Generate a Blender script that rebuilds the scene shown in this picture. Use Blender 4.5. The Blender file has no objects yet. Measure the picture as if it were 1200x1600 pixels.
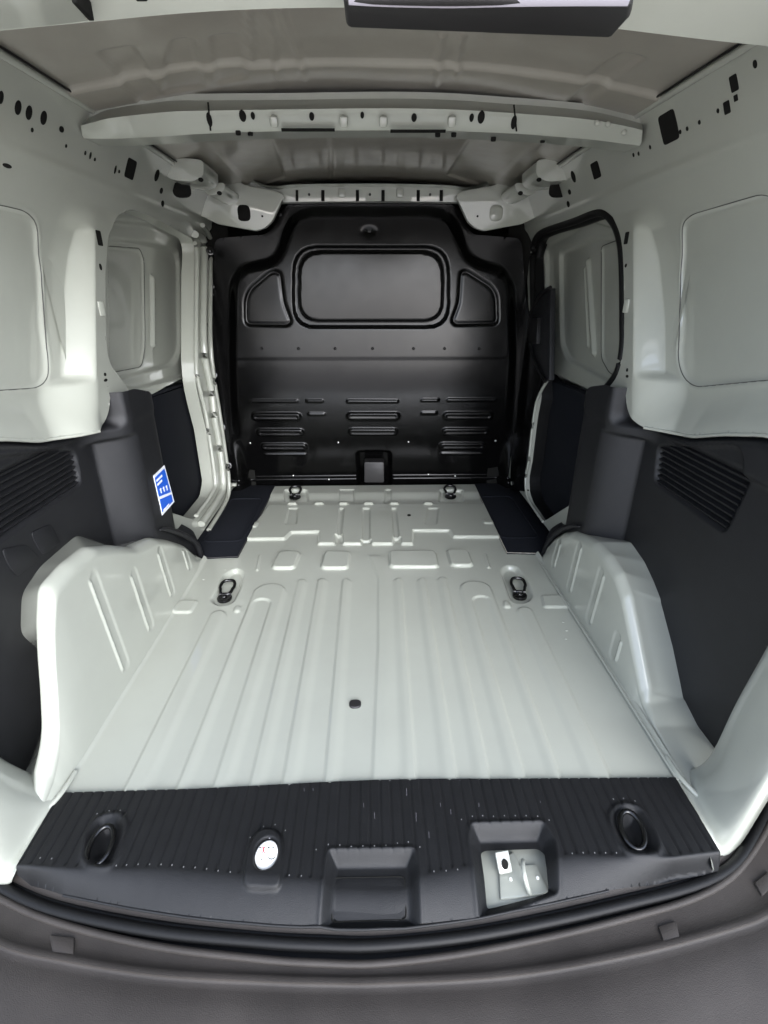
import bpy, bmesh, math, random
import numpy as np
from mathutils import Vector, Matrix

S = bpy.context.scene
# ---------------------------------------------------------------- camera
F_PX = 780.0                       # focal length in pixels of the 1200 px wide picture
PITCH = math.atan(345 / F_PX)
YAW = math.atan(22 / F_PX * math.cos(PITCH))
CAM_H = 0.924
cam = bpy.data.cameras.new('camera')
cam.sensor_fit = 'HORIZONTAL'
cam.sensor_width = 36
cam.lens = 36 * F_PX / 1200
cam.clip_start = 0.02
cam.clip_end = 500
camo = bpy.data.objects.new('camera', cam)
S.collection.objects.link(camo)
camo.location = (0, 0, CAM_H)
camo.rotation_euler = (math.pi / 2 - PITCH, 0, -YAW)
S.camera = camo
# ---------------------------------------------------------------- world, sun, exposure
SUN_EL, SUN_AZ = math.radians(29), math.radians(162)   # azimuth clockwise from +Y: behind the camera, to the right
w = bpy.data.worlds.new('World')
S.world = w
w.use_nodes = True
nt = w.node_tree
bg = nt.nodes['Background']
sky = nt.nodes.new('ShaderNodeTexSky')
sky.sky_type = 'NISHITA'
sky.sun_disc = False
sky.sun_elevation = SUN_EL
sky.sun_rotation = SUN_AZ
sky.air_density = 1.0
sky.dust_density = 1.5
sky.ozone_density = 1.0
hs = nt.nodes.new('ShaderNodeHueSaturation')
hs.inputs['Saturation'].default_value = 0.4
nt.links.new(sky.outputs[0], hs.inputs['Color'])
tint = nt.nodes.new('ShaderNodeMix'); tint.data_type = 'RGBA'; tint.blend_type = 'MULTIPLY'
tint.inputs[0].default_value = 1
tint.inputs[7].default_value = (.915, .98, 1.12, 1)       # cool overcast daylight
nt.links.new(hs.outputs[0], tint.inputs[6])
nt.links.new(tint.outputs[2], bg.inputs['Color'])
bg.inputs['Strength'].default_value = 0.15
sun = bpy.data.lights.new('sun', 'SUN')
sun.energy = 0.8
sun.angle = math.radians(50)
sun.color = (1.0, 0.985, 0.965)
suno = bpy.data.objects.new('sun', sun)
S.collection.objects.link(suno)
_d = Vector((math.sin(SUN_AZ) * math.cos(SUN_EL), math.cos(SUN_AZ) * math.cos(SUN_EL), math.sin(SUN_EL)))
suno.rotation_euler = _d.to_track_quat('Z', 'Y').to_euler()
S.view_settings.view_transform = 'Standard'
S.view_settings.look = 'None'
S.view_settings.exposure = 2.1
S.view_settings.gamma = 1
S.cycles.max_bounces = 10
S.cycles.diffuse_bounces = 7
S.cycles.glossy_bounces = 6
S.cycles.use_denoising = True
S.cycles.sample_clamp_indirect = 6

# ---------------------------------------------------------------- pixel -> world helpers (survey of the photograph)
_ct, _st, _cp, _sp = math.cos(PITCH), math.sin(PITCH), math.cos(YAW), math.sin(YAW)
_R = np.array((_cp, -_sp, 0)); _Fw = np.array((_sp * _ct, _cp * _ct, -_st)); _Up = np.array((_sp * _st, _cp * _st, _ct))


def at(px, py, ax, v):
    d = _Fw + (px - 600) / F_PX * _R + (800 - py) / F_PX * _Up
    o = (0, 0, CAM_H)
    t = (v - o[ax]) / d[ax]
    return (t * d[0], t * d[1], CAM_H + t * d[2])


def fl(pts, z=0.0):                    # on the floor: (x, y)
    return [at(a, b, 2, z)[:2] for a, b in pts]


def sd(pts, x):                        # on a side plane: (y, z)
    return [at(a, b, 0, x)[1:] for a, b in pts]


def bk(pts, y=2.37):                   # on a cross plane: (x, z)
    return [(lambda q: (q[0], q[2]))(at(a, b, 1, y)) for a, b in pts]


def hit(px, py, fn, s):                # on a side surface |x| = fn(y, z)
    x = 0.7
    for _ in range(12):
        p = at(px, py, 0, s * x)
        x = 0.5 * x + 0.5 * float(fn(np.array([p[1]]), np.array([p[2]]))[0])
    p = at(px, py, 0, s * x)
    return p


# ---------------------------------------------------------------- field helpers
def ss(x, a, b):
    t = np.clip((x - a) / (b - a), 0, 1)
    return t * t * (3 - 2 * t)


def poly_sdf(U, V, pts):
    pts = np.asarray(pts, float)
    d = np.full(U.shape, 1e9)
    inside = np.zeros(U.shape, bool)
    n = len(pts)
    for i in range(n):
        ax, ay = pts[i]; bx, by = pts[(i + 1) % n]
        ex, ey = bx - ax, by - ay
        L = ex * ex + ey * ey + 1e-12
        t = np.clip(((U - ax) * ex + (V - ay) * ey) / L, 0, 1)
        d = np.minimum(d, (U - ax - t * ex) ** 2 + (V - ay - t * ey) ** 2)
        c = (ay > V) != (by > V)
        with np.errstate(divide='ignore', invalid='ignore'):
            xi = ax + (V - ay) * ex / (ey if abs(ey) > 1e-12 else 1e-12)
        inside ^= c & (U < xi)
    d = np.sqrt(d)
    return np.where(inside, -d, d)


def rnd(pts, r, n=5):                  # polygon with rounded corners
    out = []
    m = len(pts)
    for i in range(m):
        p0, p1, p2 = (np.array(pts[(i + k) % m], float) for k in (-1, 0, 1))
        a, b = p0 - p1, p2 - p1
        la, lb = np.linalg.norm(a), np.linalg.norm(b)
        rr = min(r, la * .48, lb * .48)
        q0, q2 = p1 + a / la * rr, p1 + b / lb * rr
        for k in range(n + 1):
            t = k / n
            out.append(tuple((1 - t) ** 2 * q0 + 2 * t * (1 - t) * p1 + t * t * q2))
    return out


def pad(U, V, pts, w=.006, r=.01):     # 1 inside, 0 outside, ramp of width w
    P = rnd(pts, r) if r else pts
    mn = np.min(P, 0) - 3 * w; mx = np.max(P, 0) + 3 * w
    m = (U > mn[0]) & (U < mx[0]) & (V > mn[1]) & (V < mx[1])
    out = np.zeros(U.shape)
    if m.any():
        out[m] = 1 - ss(poly_sdf(U[m], V[m], P), -w / 2, w / 2)
    return out


def groove(U, V, pts, w=.006, r=.01):  # 1 on the outline, 0 away from it
    P = rnd(pts, r)
    return np.exp(-(poly_sdf(U, V, P) / w) ** 2)


def seg(U, V, a, b, w):                # 1 on a stroke
    ex, ey = b[0] - a[0], b[1] - a[1]
    t = np.clip(((U - a[0]) * ex + (V - a[1]) * ey) / (ex * ex + ey * ey), 0, 1)
    d = np.hypot(U - a[0] - t * ex, V - a[1] - t * ey)
    return 1 - ss(d, w * .5, w)


def inter(x, xs, ys):
    return np.interp(x, xs, ys)


def smooth_table(xs, ys, k=.012, lo=None, hi=None):
    g = np.linspace(xs[0], xs[-1], 600)
    v = np.interp(g, xs, ys)
    h = g[1] - g[0]
    n = max(1, int(k / h * 3))
    ker = np.exp(-(np.arange(-n, n + 1) * h / k) ** 2); ker /= ker.sum()
    v2 = np.convolve(np.concatenate([np.full(n, v[0]) - (v[1] - v[0]) * np.arange(n, 0, -1), v, v[-1] + (v[-1] - v[-2]) * np.arange(1, n + 1)]), ker, 'valid')
    return lambda q: np.interp(q, g, v2)


def noise2(U, V, sc, seed=0):          # smooth sheet-metal waviness
    r = np.random.RandomState(seed)
    o = np.zeros(U.shape)
    for k in range(7):
        a, b, c = r.uniform(-1, 1) * sc, r.uniform(-1, 1) * sc, r.uniform(0, 6.28)
        o += np.sin(U * a + V * b + c)
    return o / 7


# ---------------------------------------------------------------- object helpers
ROOT = bpy.data.objects.new('cargo_van', None)
S.collection.objects.link(ROOT)
ROOT['label'] = 'empty load bay of a pale grey-green panel van seen through its open rear doorway'
ROOT['category'] = 'van'


def link(name, me, mat, parent=ROOT, label=None, kind=None):
    o = bpy.data.objects.new(name, me)
    S.collection.objects.link(o)
    if parent is not None:
        o.parent = parent
    if mat is not None:
        me.materials.append(mat)
    if label:
        o['label'] = label
    if kind:
        o['kind'] = kind
    return o


def smooth(me, ang=None):
    me.polygons.foreach_set('use_smooth', [True] * len(me.polygons))
    if ang:
        me.set_sharp_from_angle(angle=math.radians(ang))
    me.update()


def sheet(name, u, v, fn, mat, parent=ROOT, keep=None, label=None, kind=None, thick=0):
    """A pressed sheet: a fine grid over (u, v), fn gives the surface point; keep(U, V) < 0 is what stays."""
    U, V = np.meshgrid(u, v, indexing='ij')
    U = U.astype(float).copy(); V = V.astype(float).copy()
    h = max(abs(u[1] - u[0]), abs(v[1] - v[0]))
    mask = np.ones(U.shape, bool)
    if keep is not None:
        sdv = keep(U, V)
        e = h * .3
        gx = (keep(U + e, V) - keep(U - e, V)) / (2 * e)
        gy = (keep(U, V + e) - keep(U, V - e)) / (2 * e)
        g = gx * gx + gy * gy + 1e-9
        hu = np.abs(gx) * np.gradient(u)[:, None] + np.abs(gy) * np.gradient(v)[None, :]
        m = np.abs(sdv) < np.minimum(hu, h * 1.3) * .60
        U = np.where(m, U - sdv * gx / g, U)
        V = np.where(m, V - sdv * gy / g, V)
        mask = (sdv < 0) | m
    X, Y, Z = fn(U, V)
    n, k = U.shape
    idx = np.arange(n * k).reshape(n, k)
    f = mask[:-1, :-1] & mask[1:, :-1] & mask[1:, 1:] & mask[:-1, 1:]
    if keep is not None:                      # slivers that collapsed onto the border
        q4 = lambda a: (a[:-1, :-1], a[1:, :-1], a[1:, 1:], a[:-1, 1:])
        f &= ~(np.logical_and.reduce(q4(m)) & (sum(q4(sdv)) > 0))
        f &= ~((sum(c.astype(int) for c in q4(m)) == 3) & (np.maximum.reduce([np.where(c, -1, d) for c, d in zip(q4(m), q4(sdv))]) > 0))
    q = np.stack([idx[:-1, :-1][f], idx[1:, :-1][f], idx[1:, 1:][f], idx[:-1, 1:][f]], 1)
    used = np.zeros(n * k, bool); used[q.ravel()] = True
    new = np.cumsum(used) - 1
    co = np.stack([X.ravel(), Y.ravel(), Z.ravel()], 1)[used]
    q = new[q]
    me = bpy.data.meshes.new(name)
    me.vertices.add(len(co)); me.vertices.foreach_set('co', co.ravel())
    me.loops.add(q.size); me.loops.foreach_set('vertex_index', q.ravel().astype(np.int32))
    me.polygons.add(len(q)); me.polygons.foreach_set('loop_start', np.arange(0, q.size, 4, dtype=np.int32))
    me.update(calc_edges=True); me.validate()
    smooth(me)
    o = link(name, me, mat, parent, label, kind)
    if thick:
        md = o.modifiers.new('thickness', 'SOLIDIFY'); md.thickness = thick; md.offset = 0
    return o


def prism(name, pts, mat, parent=ROOT, bevel=0.0, label=None, seg_=2):
    """pts: list of two rings of equal length (3D), joined by sides and capped."""
    bm = bmesh.new()
    a = [bm.verts.new(p) for p in pts[0]]
    b = [bm.verts.new(p) for p in pts[1]]
    n = len(a)
    bm.faces.new(a); bm.faces.new(b[::-1])
    for i in range(n):
        bm.faces.new((a[i], b[i], b[(i + 1) % n], a[(i + 1) % n]))
    bmesh.ops.recalc_face_normals(bm, faces=bm.faces)
    if bevel:
        bmesh.ops.bevel(bm, geom=list(bm.edges), offset=bevel, segments=seg_, profile=.5, affect='EDGES', clamp_overlap=True)
    me = bpy.data.meshes.new(name); bm.to_mesh(me); bm.free()
    smooth(me, 35)
    return link(name, me, mat, parent, label)


def box(name, c, size, mat, parent=ROOT, bevel=.003, rot=None, label=None):
    x, y, z = (q / 2 for q in size)
    M = rot.to_4x4() if rot is not None else Matrix()
    M = Matrix.Translation(c) @ M
    r0 = [M @ Vector(p) for p in ((-x, -y, -z), (x, -y, -z), (x, y, -z), (-x, y, -z))]
    r1 = [M @ Vector(p) for p in ((-x, -y, z), (x, -y, z), (x, y, z), (-x, y, z))]
    return prism(name, (r0, r1), mat, parent, bevel, label)


def tube(name, path, r, mat, parent=ROOT, closed=False, n=10, flat=1.0, up=None, label=None, res=None):
    """Tube along a smooth path; r may be a list. flat scales one axis (the 'up' axis)."""
    P = [Vector(p) for p in path]
    if res:
        P = catmull(P, res, closed)
    m = len(P)
    rr = [r] * m if not hasattr(r, '__len__') else list(np.interp(np.linspace(0, 1, m), np.linspace(0, 1, len(r)), r))
    bm = bmesh.new()
    rings = []
    ref = Vector(up) if up else Vector((0, 0, 1))
    for i in range(m):
        a = P[(i - 1) % m] if (closed or i) else P[0]
        b = P[(i + 1) % m] if (closed or i < m - 1) else P[-1]
        t = (b - a).normalized()
        s = t.cross(ref)
        if s.length < 1e-4:
            s = t.cross(Vector((0.3, 1, 0.1)))
        s.normalize(); u = s.cross(t).normalized()
        rings.append([bm.verts.new(P[i] + s * (rr[i] * math.cos(k * 2 * math.pi / n)) + u * (rr[i] * flat * math.sin(k * 2 * math.pi / n))) for k in range(n)])
    for i in range(m if closed else m - 1):
        A, B = rings[i], rings[(i + 1) % m]
        for k in range(n):
            bm.faces.new((A[k], A[(k + 1) % n], B[(k + 1) % n], B[k]))
    if not closed:
        bm.faces.new(rings[0][::-1]); bm.faces.new(rings[-1])
    bmesh.ops.recalc_face_normals(bm, faces=bm.faces)
    me = bpy.data.meshes.new(name); bm.to_mesh(me); bm.free()
    smooth(me, 50)
    return link(name, me, mat, parent, label)


def catmull(P, res, closed=False):
    out = []
    n = len(P)
    for i in range(n if closed else n - 1):
        p0 = P[(i - 1) % n] if (closed or i > 0) else P[0]
        p1, p2 = P[i], P[(i + 1) % n]
        p3 = P[(i + 2) % n] if (closed or i + 2 < n) else P[n - 1]
        for k in range(res):
            t = k / res
            out.append(.5 * ((2 * p1) + (p2 - p0) * t + (2 * p0 - 5 * p1 + 4 * p2 - p3) * t * t + (3 * p1 - p0 - 3 * p2 + p3) * t ** 3))
    if not closed:
        out.append(P[-1])
    return out


def loft(name, rows, mat, parent=ROOT, res=(8, 1), label=None, sharp=None, kind=None):
    """rows: list of point rows (3D), each smoothed along its length, joined row to row."""
    R = [catmull([Vector(p) for p in r], res[0]) for r in rows]
    if res[1] > 1:
        cols = [catmull([R[j][i] for j in range(len(R))], res[1]) for i in range(len(R[0]))]
        R = [[c[j] for c in cols] for j in range(len(cols[0]))]
    n = len(R[0])
    co = [p for r in R for p in r]
    fc = [(j * n + i, j * n + i + 1, (j + 1) * n + i + 1, (j + 1) * n + i) for j in range(len(R) - 1) for i in range(n - 1)]
    me = bpy.data.meshes.new(name); me.from_pydata([tuple(p) for p in co], [], fc); me.update()
    smooth(me, sharp)
    return link(name, me, mat, parent, label, kind)


def disc(name, c, nrm, rx, ry, mat, parent=ROOT, h=.004, up=(0, 0, 1), n=20, dome=0.0, square=0.0):
    """A plug, cap or dark stand-in for a hole standing h proud of the sheet."""
    N = Vector(nrm).normalized(); u = Vector(up)
    u = (u - N * u.dot(N)).normalized(); s = u.cross(N)
    c = Vector(c)
    bm = bmesh.new()

    def ring(k, hh):
        o = []
        for i in range(n):
            a = i * 2 * math.pi / n
            ca, sa = math.cos(a), math.sin(a)
            if square:
                e = 1 - square * .75
                ca = math.copysign(abs(ca) ** e, ca); sa = math.copysign(abs(sa) ** e, sa)
            o.append(bm.verts.new(c + s * (ca * rx * k) + u * (sa * ry * k) + N * hh))
        return o
    rs = [ring(1.0, -.002), ring(1.0, h * .6), ring(.88, h), ring(.5, h + dome)]
    for A, B in zip(rs, rs[1:]):
        for i in range(n):
            bm.faces.new((A[i], A[(i + 1) % n], B[(i + 1) % n], B[i]))
    bm.faces.new(rs[-1])
    bmesh.ops.recalc_face_normals(bm, faces=bm.faces)
    me = bpy.data.meshes.new(name); bm.to_mesh(me); bm.free()
    smooth(me, 40)
    return link(name, me, mat, parent)


# ---------------------------------------------------------------- materials
def material(name, col, rough=.5, spec=.5, coat=0, grain=0, gscale=800, vary=0, vscale=3, metal=0, dust=0, dustcol=(.4, .37, .33), rvar=0.0, coat_rough=.08):
    m = bpy.data.materials.new(name)
    m.use_nodes = True
    t = m.node_tree; b = t.nodes['Principled BSDF']
    b.inputs['Base Color'].default_value = (*col, 1)
    b.inputs['Roughness'].default_value = rough
    b.inputs['Specular IOR Level'].default_value = spec
    b.inputs['Metallic'].default_value = metal
    b.inputs['Coat Weight'].default_value = coat
    b.inputs['Coat Roughness'].default_value = coat_rough
    tc = t.nodes.new('ShaderNodeTexCoord')
    csock = None
    if vary:
        n = t.nodes.new('ShaderNodeTexNoise'); n.inputs['Scale'].default_value = vscale; n.inputs['Detail'].default_value = 6
        t.links.new(tc.outputs['Object'], n.inputs['Vector'])
        r = t.nodes.new('ShaderNodeMapRange'); r.inputs[1].default_value = .25; r.inputs[2].default_value = .75
        r.inputs[3].default_value = 1 - vary; r.inputs[4].default_value = 1 + vary
        t.links.new(n.outputs[0], r.inputs[0])
        mx = t.nodes.new('ShaderNodeVectorMath'); mx.operation = 'SCALE'; mx.inputs[0].default_value = col
        t.links.new(r.outputs[0], mx.inputs['Scale'])
        csock = mx.outputs[0]
        t.links.new(csock, b.inputs['Base Color'])
    if dust:
        n = t.nodes.new('ShaderNodeTexNoise'); n.inputs['Scale'].default_value = 9; n.inputs['Detail'].default_value = 9; n.inputs['Roughness'].default_value = .7
        t.links.new(tc.outputs['Object'], n.inputs['Vector'])
        r = t.nodes.new('ShaderNodeMapRange'); r.inputs[1].default_value = .45; r.inputs[2].default_value = .8
        r.inputs[3].default_value = 0; r.inputs[4].default_value = dust
        t.links.new(n.outputs[0], r.inputs[0])
        mix = t.nodes.new('ShaderNodeMix'); mix.data_type = 'RGBA'
        t.links.new(r.outputs[0], mix.inputs[0])
        if csock: t.links.new(csock, mix.inputs[6])
        else: mix.inputs[6].default_value = (*col, 1)
        mix.inputs[7].default_value = (*dustcol, 1)
        t.links.new(mix.outputs[2], b.inputs['Base Color'])
    if rvar:
        n = t.nodes.new('ShaderNodeTexNoise'); n.inputs['Scale'].default_value = 14; n.inputs['Detail'].default_value = 5
        t.links.new(tc.outputs['Object'], n.inputs['Vector'])
        r = t.nodes.new('ShaderNodeMapRange'); r.inputs[1].default_value = .3; r.inputs[2].default_value = .7
        r.inputs[3].default_value = rough - rvar; r.inputs[4].default_value = rough + rvar
        t.links.new(n.outputs[0], r.inputs[0]); t.links.new(r.outputs[0], b.inputs['Roughness'])
    if grain:
        n = t.nodes.new('ShaderNodeTexNoise'); n.inputs['Scale'].default_value = gscale; n.inputs['Detail'].default_value = 2
        t.links.new(tc.outputs['Object'], n.inputs['Vector'])
        bp = t.nodes.new('ShaderNodeBump'); bp.inputs['Strength'].default_value = grain; bp.inputs['Distance'].default_value = .001
        t.links.new(n.outputs[0], bp.inputs['Height']); t.links.new(bp.outputs[0], b.inputs['Normal'])
    return m


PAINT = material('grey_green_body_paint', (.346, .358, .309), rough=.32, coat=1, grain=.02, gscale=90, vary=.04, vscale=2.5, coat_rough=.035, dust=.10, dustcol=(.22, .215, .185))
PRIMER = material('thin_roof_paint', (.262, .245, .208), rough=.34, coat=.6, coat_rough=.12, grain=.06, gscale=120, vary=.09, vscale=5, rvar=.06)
BLACKTRIM = material('grained_black_trim_plastic', (.0108, .0110, .0122), rough=.48, spec=.38, grain=.5, gscale=900, vary=.15, vscale=30)
CARPET = material('black_door_felt', (.007, .008, .011), rough=.9, spec=.15, grain=.6, gscale=500)
BULK = material('satin_black_bulkhead_paint', (.002, .002, .002), rough=.2, spec=.27, grain=.02, gscale=300, rvar=.02)
SCUFF = material('dark_ribbed_sill_plastic', (.0082, .0084, .0088), rough=.5, spec=.3, grain=.5, gscale=900, vary=.15, vscale=25)
BUMPER = material('dusty_grey_bumper_plastic', (.031, .0265, .023), rough=.6, spec=.3, grain=.5, gscale=700, vary=.2, vscale=8, dust=.3, dustcol=(.06, .053, .047))
RUBBER = material('black_rubber_seal', (.006, .006, .006), rough=.5, spec=.2, grain=.2, gscale=200)
HOLE = material('unlit_cavity_black', (.010, .010, .009), rough=.9, spec=.1)  # near-black stands in for the shade inside holes, slots and gaps
GAP = material('painted_gap_shade', (.06, .06, .055), rough=.8)  # dark lines put the shade along panel edges into colour
RINGMAT = material('black_lacquered_steel', (.004, .004, .004), rough=.22, spec=.5, metal=0)
STEEL = material('zinc_plated_steel', (.35, .35, .33), rough=.3, metal=1)
WHITE = material('white_print', (.8, .82, .85), rough=.4)
NIB = material('worn_grey_nib', (.17, .17, .17), rough=.5)
WHITEDISC = material('white_plastic_disc', (.82, .82, .78), rough=.3)
BLUE = material('blue_label_print', (.012, .11, .62), rough=.35)
RED = material('red_print', (.6, .03, .05), rough=.5)
INK = material('dark_print', (.02, .03, .03), rough=.5)
LAMP = material('dark_lamp_housing_plastic', (.016, .015, .015), rough=.5, grain=.3)
PALE_GREY = material('lit_face_and_scratch_grey', (.20, .19, .21), rough=.25)  # pale tone paints light on the housing face; also scratches and pivots
CONCRETE = material('pale_concrete', (.82, .73, .63), rough=.85, vary=.12, vscale=1.5, grain=.4, gscale=60)
# ================================================================ SETTING
me = bpy.data.meshes.new('ground')
me.from_pydata([(-60, -60, -.62), (60, -60, -.62), (60, 60, -.62), (-60, 60, -.62)], [], [(0, 1, 2, 3)])
link('ground', me, CONCRETE, None, None, 'structure')

# ================================================================ FLOOR PANEL
FW = .632
FY0, FY1 = .695, 2.405
fx = np.arange(-FW - .004, FW + .0041, .0036)
fy = np.arange(FY0, FY1, .0036)

# raised ribs: outer edge front -> rear (steep), with soft inner side towards the middle of the van
RIBS = [  # (front px), (rear px), width at the front, side
    ((332, 955), (196, 1229), .046, -1), ((466, 906), (392, 1217), .028, -1), ((497, 905), (442, 1217), .030, -1),
    ((535, 905), (507, 1217), .026, -1), ((628, 904), (651, 1212), .026, 1), ((665, 904), (714, 1212), .028, 1),
    ((697, 902), (766, 1212), .028, 1), ((829, 949), (954, 1212), .046, 1)]
RIBS = [(fl([a])[0], fl([b])[0], w_, s) for a, b, w_, s in RIBS]


def rib_field(U, V, a, b, w_, s):
    x0 = np.interp(V, [b[1], a[1]], [b[0], a[0]]) + 0 * U
    t = (U - x0) * (-s)                       # distance inwards from the steep edge
    yend = a[1]
    r = w_ / 2
    prof = ss(t, -.0018, .0035) * (1 - ss(t, w_ - .012, w_ + .012))
    e = yend - r + np.sqrt(np.clip(r * r - (t - r) ** 2, 0, None))
    return prof * (1 - ss(V, e - .004, e + .002))


def floor_z(U, V):
    z = 0 * U
    for a, b, w_, s in RIBS:
        z += .0042 * rib_field(U, V, a, b, w_, s)
    # U-shaped double ribs with an inner channel
    for o1, i1, s in ((((396, 927), (280, 1221)), ((424, 940), (336, 1221)), -1), (((770, 925), (876, 1212)), ((737, 936), (820, 1212)), 1)):
        oa, ob = fl(o1)
        ia, ib = fl(i1)
        yt = fl([(420, 913)])[0][1]
        z += .0045 * rib_field(U, V, (oa[0], yt), (ob[0] + (ob[0] - oa[0]) * 0, ob[1]), .105, s)
        x0 = np.interp(V, [ib[1], ia[1]], [ib[0], ia[0]])
        t = (U - x0) * s                      # channel runs outward from here
        wch = .062
        e = ia[1] + .012 - wch / 2 + np.sqrt(np.clip((wch / 2) ** 2 - (t - wch / 2) ** 2, 0, None))
        ch = ss(t, -.003, .003) * (1 - ss(t, wch - .02, wch + .004)) * (1 - ss(V, e - .005, e + .005))
        z -= .0045 * ch
    # central seam step
    sx = np.interp(V, *zip(*sorted([(q[1], q[0]) for q in fl([(573 + 9, 1217), (591, 1007), (591, 904), (582, 880), (576, 868)])])))
    sm = ss(U, sx - .004, sx + .003) * (1 - ss(U, sx + .02, sx + .07)) * (1 - ss(V, 1.66, 1.69))
    z += .0035 * sm
    # raised pads across the middle
    for x0, x1, y0, y1 in ((424, 460, 864, 890), (501, 544, 864, 890), (609, 686, 863, 888), (705, 740, 861, 886)):
        sk0 = (600 - x0) * .07; sk1 = (600 - x1) * .07
        q = fl([(x0, y1), (x0 + sk0, y0), (x1 + sk1, y0), (x1, y1)])
        z += .011 * pad(U, V, q, .008, .022)
    # raised platform in front
    plat = [(380, 845), (445, 844), (455, 834), (499, 833), (497, 852), (523, 852), (524, 838), (535, 838), (536, 852), (564, 852), (564, 846), (580, 846), (581, 852),
            (614, 852), (614, 842), (626, 842), (627, 852), (645, 852), (645, 831), (702, 831), (708, 841), (800, 841), (775, 789), (420, 791)]
    z += .011 * pad(U, V, fl(plat), .008, .004)
    for xa, xb, ya, yb in ((526, 533, 849, 797), (566, 578, 849, 797), (616, 624, 849, 797)):
        q = fl([(xa, ya), (xa + (576 - xa) * .1, yb), (xb + (576 - xb) * .1, yb), (xb, ya)])
        z -= .008 * pad(U, V, q, .006, .006)
    for xa, xb in ((446, 463), (640 + 24, 640 + 42)):
        q = fl([(xa, 822), (xa + 5, 797), (xb + 3, 797), (xb, 822)])
        z -= .006 * pad(U, V, q, .008, .008)
    for xa in (457, 499, 537, 576, 616, 669):
        q = fl([(xa - 7, 792), (xa - 5, 785), (xa + 5, 785), (xa + 7, 792)])
        z += .010 * pad(U, V, q, .008, .008)
    # front strip: rises against the bulkhead foot, hook pockets
    z += .012 * ss(V, *sorted((fl([(580, 783)])[0][1], fl([(580, 772)])[0][1])))
    for xa, xb in ((444, 482), (686, 724)):
        q = fl([(xa, 784), (xa + 2, 768), (xb - 2, 768), (xb, 784)])
        z -= .018 * pad(U, V, q, .012, .02)
    for xa, xb in ((530, 553), (601, 611)):
        q = fl([(xa, 786), (xa + 1, 768), (xb, 768), (xb, 786)])
        z -= .006 * pad(U, V, q, .006, .006)
    # lashing ring pockets
    for q in POCK:
        z -= .017 * pad(U, V, q, .016, .045)
    # small side pads and nibs
    for q in ([(850, 950), (846, 931), (877, 931), (890, 950)], [(268, 958), (284, 939), (309, 939), (298, 958)], [(366, 957), (368, 948), (376, 948), (374, 957)],
              [(788, 950), (787, 940), (794, 940), (798, 950)], [(400, 892), (405, 868), (407, 868), (403, 892)], [(762, 888), (757, 866), (759, 866), (766, 888)],
              [(383, 828), (389, 820), (404, 820), (400, 828)], [(756, 822), (754, 816), (768, 816), (771, 822)]):
        z += .006 * pad(U, V, fl(q), .007, .01)
    z += .0012 * noise2(U, V, 9, 3)
    # coved joint against the arches
    z += .012 * ss(np.abs(U), FW - .016, FW + .004) ** 2
    return z


POCK = [fl([(331, 938), (352, 897), (370, 888), (381, 896), (374, 920), (362, 942), (342, 946)]), fl([(798, 934), (783, 893), (792, 884), (806, 886), (821, 904), (831, 930), (824, 940), (806, 941)])]
CUT_L = fl([(428, 767), (372, 872), (300, 876)]); CUT_R = fl([(743, 764), (792, 866), (860, 870)])


def floor_keep(U, V):
    a = poly_sdf(U, V, [(-2, 3), (CUT_L[0][0], 3), (CUT_L[0][0], CUT_L[0][1]), CUT_L[1], (-2, CUT_L[1][1])])
    b = poly_sdf(U, V, [(2, 3), (CUT_R[0][0], 3), (CUT_R[0][0], CUT_R[0][1]), CUT_R[1], (2, CUT_R[1][1])])
    return np.maximum(-a, -b)


floor = sheet('floor_panel', fx, fy, lambda U, V: (U, V, floor_z(U, V)), PAINT, keep=floor_keep, label='pale grey-green ribbed steel load floor')
# plugs in the floor
p = fl([(555, 1101)])[0]; disc('floor_plug', (*p, .001), (0, 0, 1), .0145, .0135, LAMP, floor, .004, up=(0, 1, 0), square=.3)
p = fl([(639, 809)])[0]; disc('floor_plug', (*p, .013), (0, 0, 1), .008, .008, HOLE, floor, .002, up=(0, 1, 0))
# spot welds scattered along the floor joints
for x_, y_ in ((318, 905), (352, 890), (880, 972), (885, 985), (884, 998)):
    p = fl([(x_, y_)])[0]; disc('spot_weld', (*p, 0), (0, 0, 1), .004, .004, PAINT, floor, .0015, up=(0, 1, 0), n=10)


# lashing rings
def lash_ring(px_ring, px_plate, z, scale=1.0):
    a = Vector((*fl([px_ring], z)[0], z)); b = Vector((*fl([px_plate], z)[0], z))
    d = (a - b); d.z = 0; d.normalize(); s = Vector((d.y, -d.x, 0))
    root = bpy.data.objects.new('lashing_ring', None); S.collection.objects.link(root); root.parent = ROOT
    disc('base_plate', b, (0, 0, 1), .024 * scale, .027 * scale, RINGMAT, root, .007, up=d)
    disc('bolt_head', b + Vector((0, 0, .005)), (0, 0, 1), .009 * scale, .009 * scale, RINGMAT, root, .006, up=d, n=6, dome=.002)
    L, W = .070 * scale, .0235 * scale
    pts = []
    for k in range(28):
        t = k / 28 * 2 * math.pi
        cx, cy = math.cos(t), math.sin(t)
        e = .6
        px_ = W * math.copysign(abs(cx) ** e, cx); py_ = L / 2 * math.copysign(abs(cy) ** .75, cy)
        if cy < 0: px_ *= .85
        pts.append(b + d * (L / 2 + .012 * scale + py_) + s * px_ + Vector((0, 0, .008 + .006 * (cy + 1) * scale)))
    tube('ring', pts, .0054 * scale, RINGMAT, root, closed=True, n=8)
    tube('hinge_bar', [b + s * -W * .8 + d * .014 * scale + Vector((0, 0, .008)), b + s * W * .8 + d * .014 * scale + Vector((0, 0, .008))], .005 * scale, RINGMAT, root)
    return root


lash_ring((360, 912), (351, 935), -.012)
lash_ring((807, 909), (812, 931), -.012)
lash_ring((462, 770), (461, 777), .004, 1.15)
lash_ring((703, 769), (704, 776), .004, 1.15)

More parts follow.
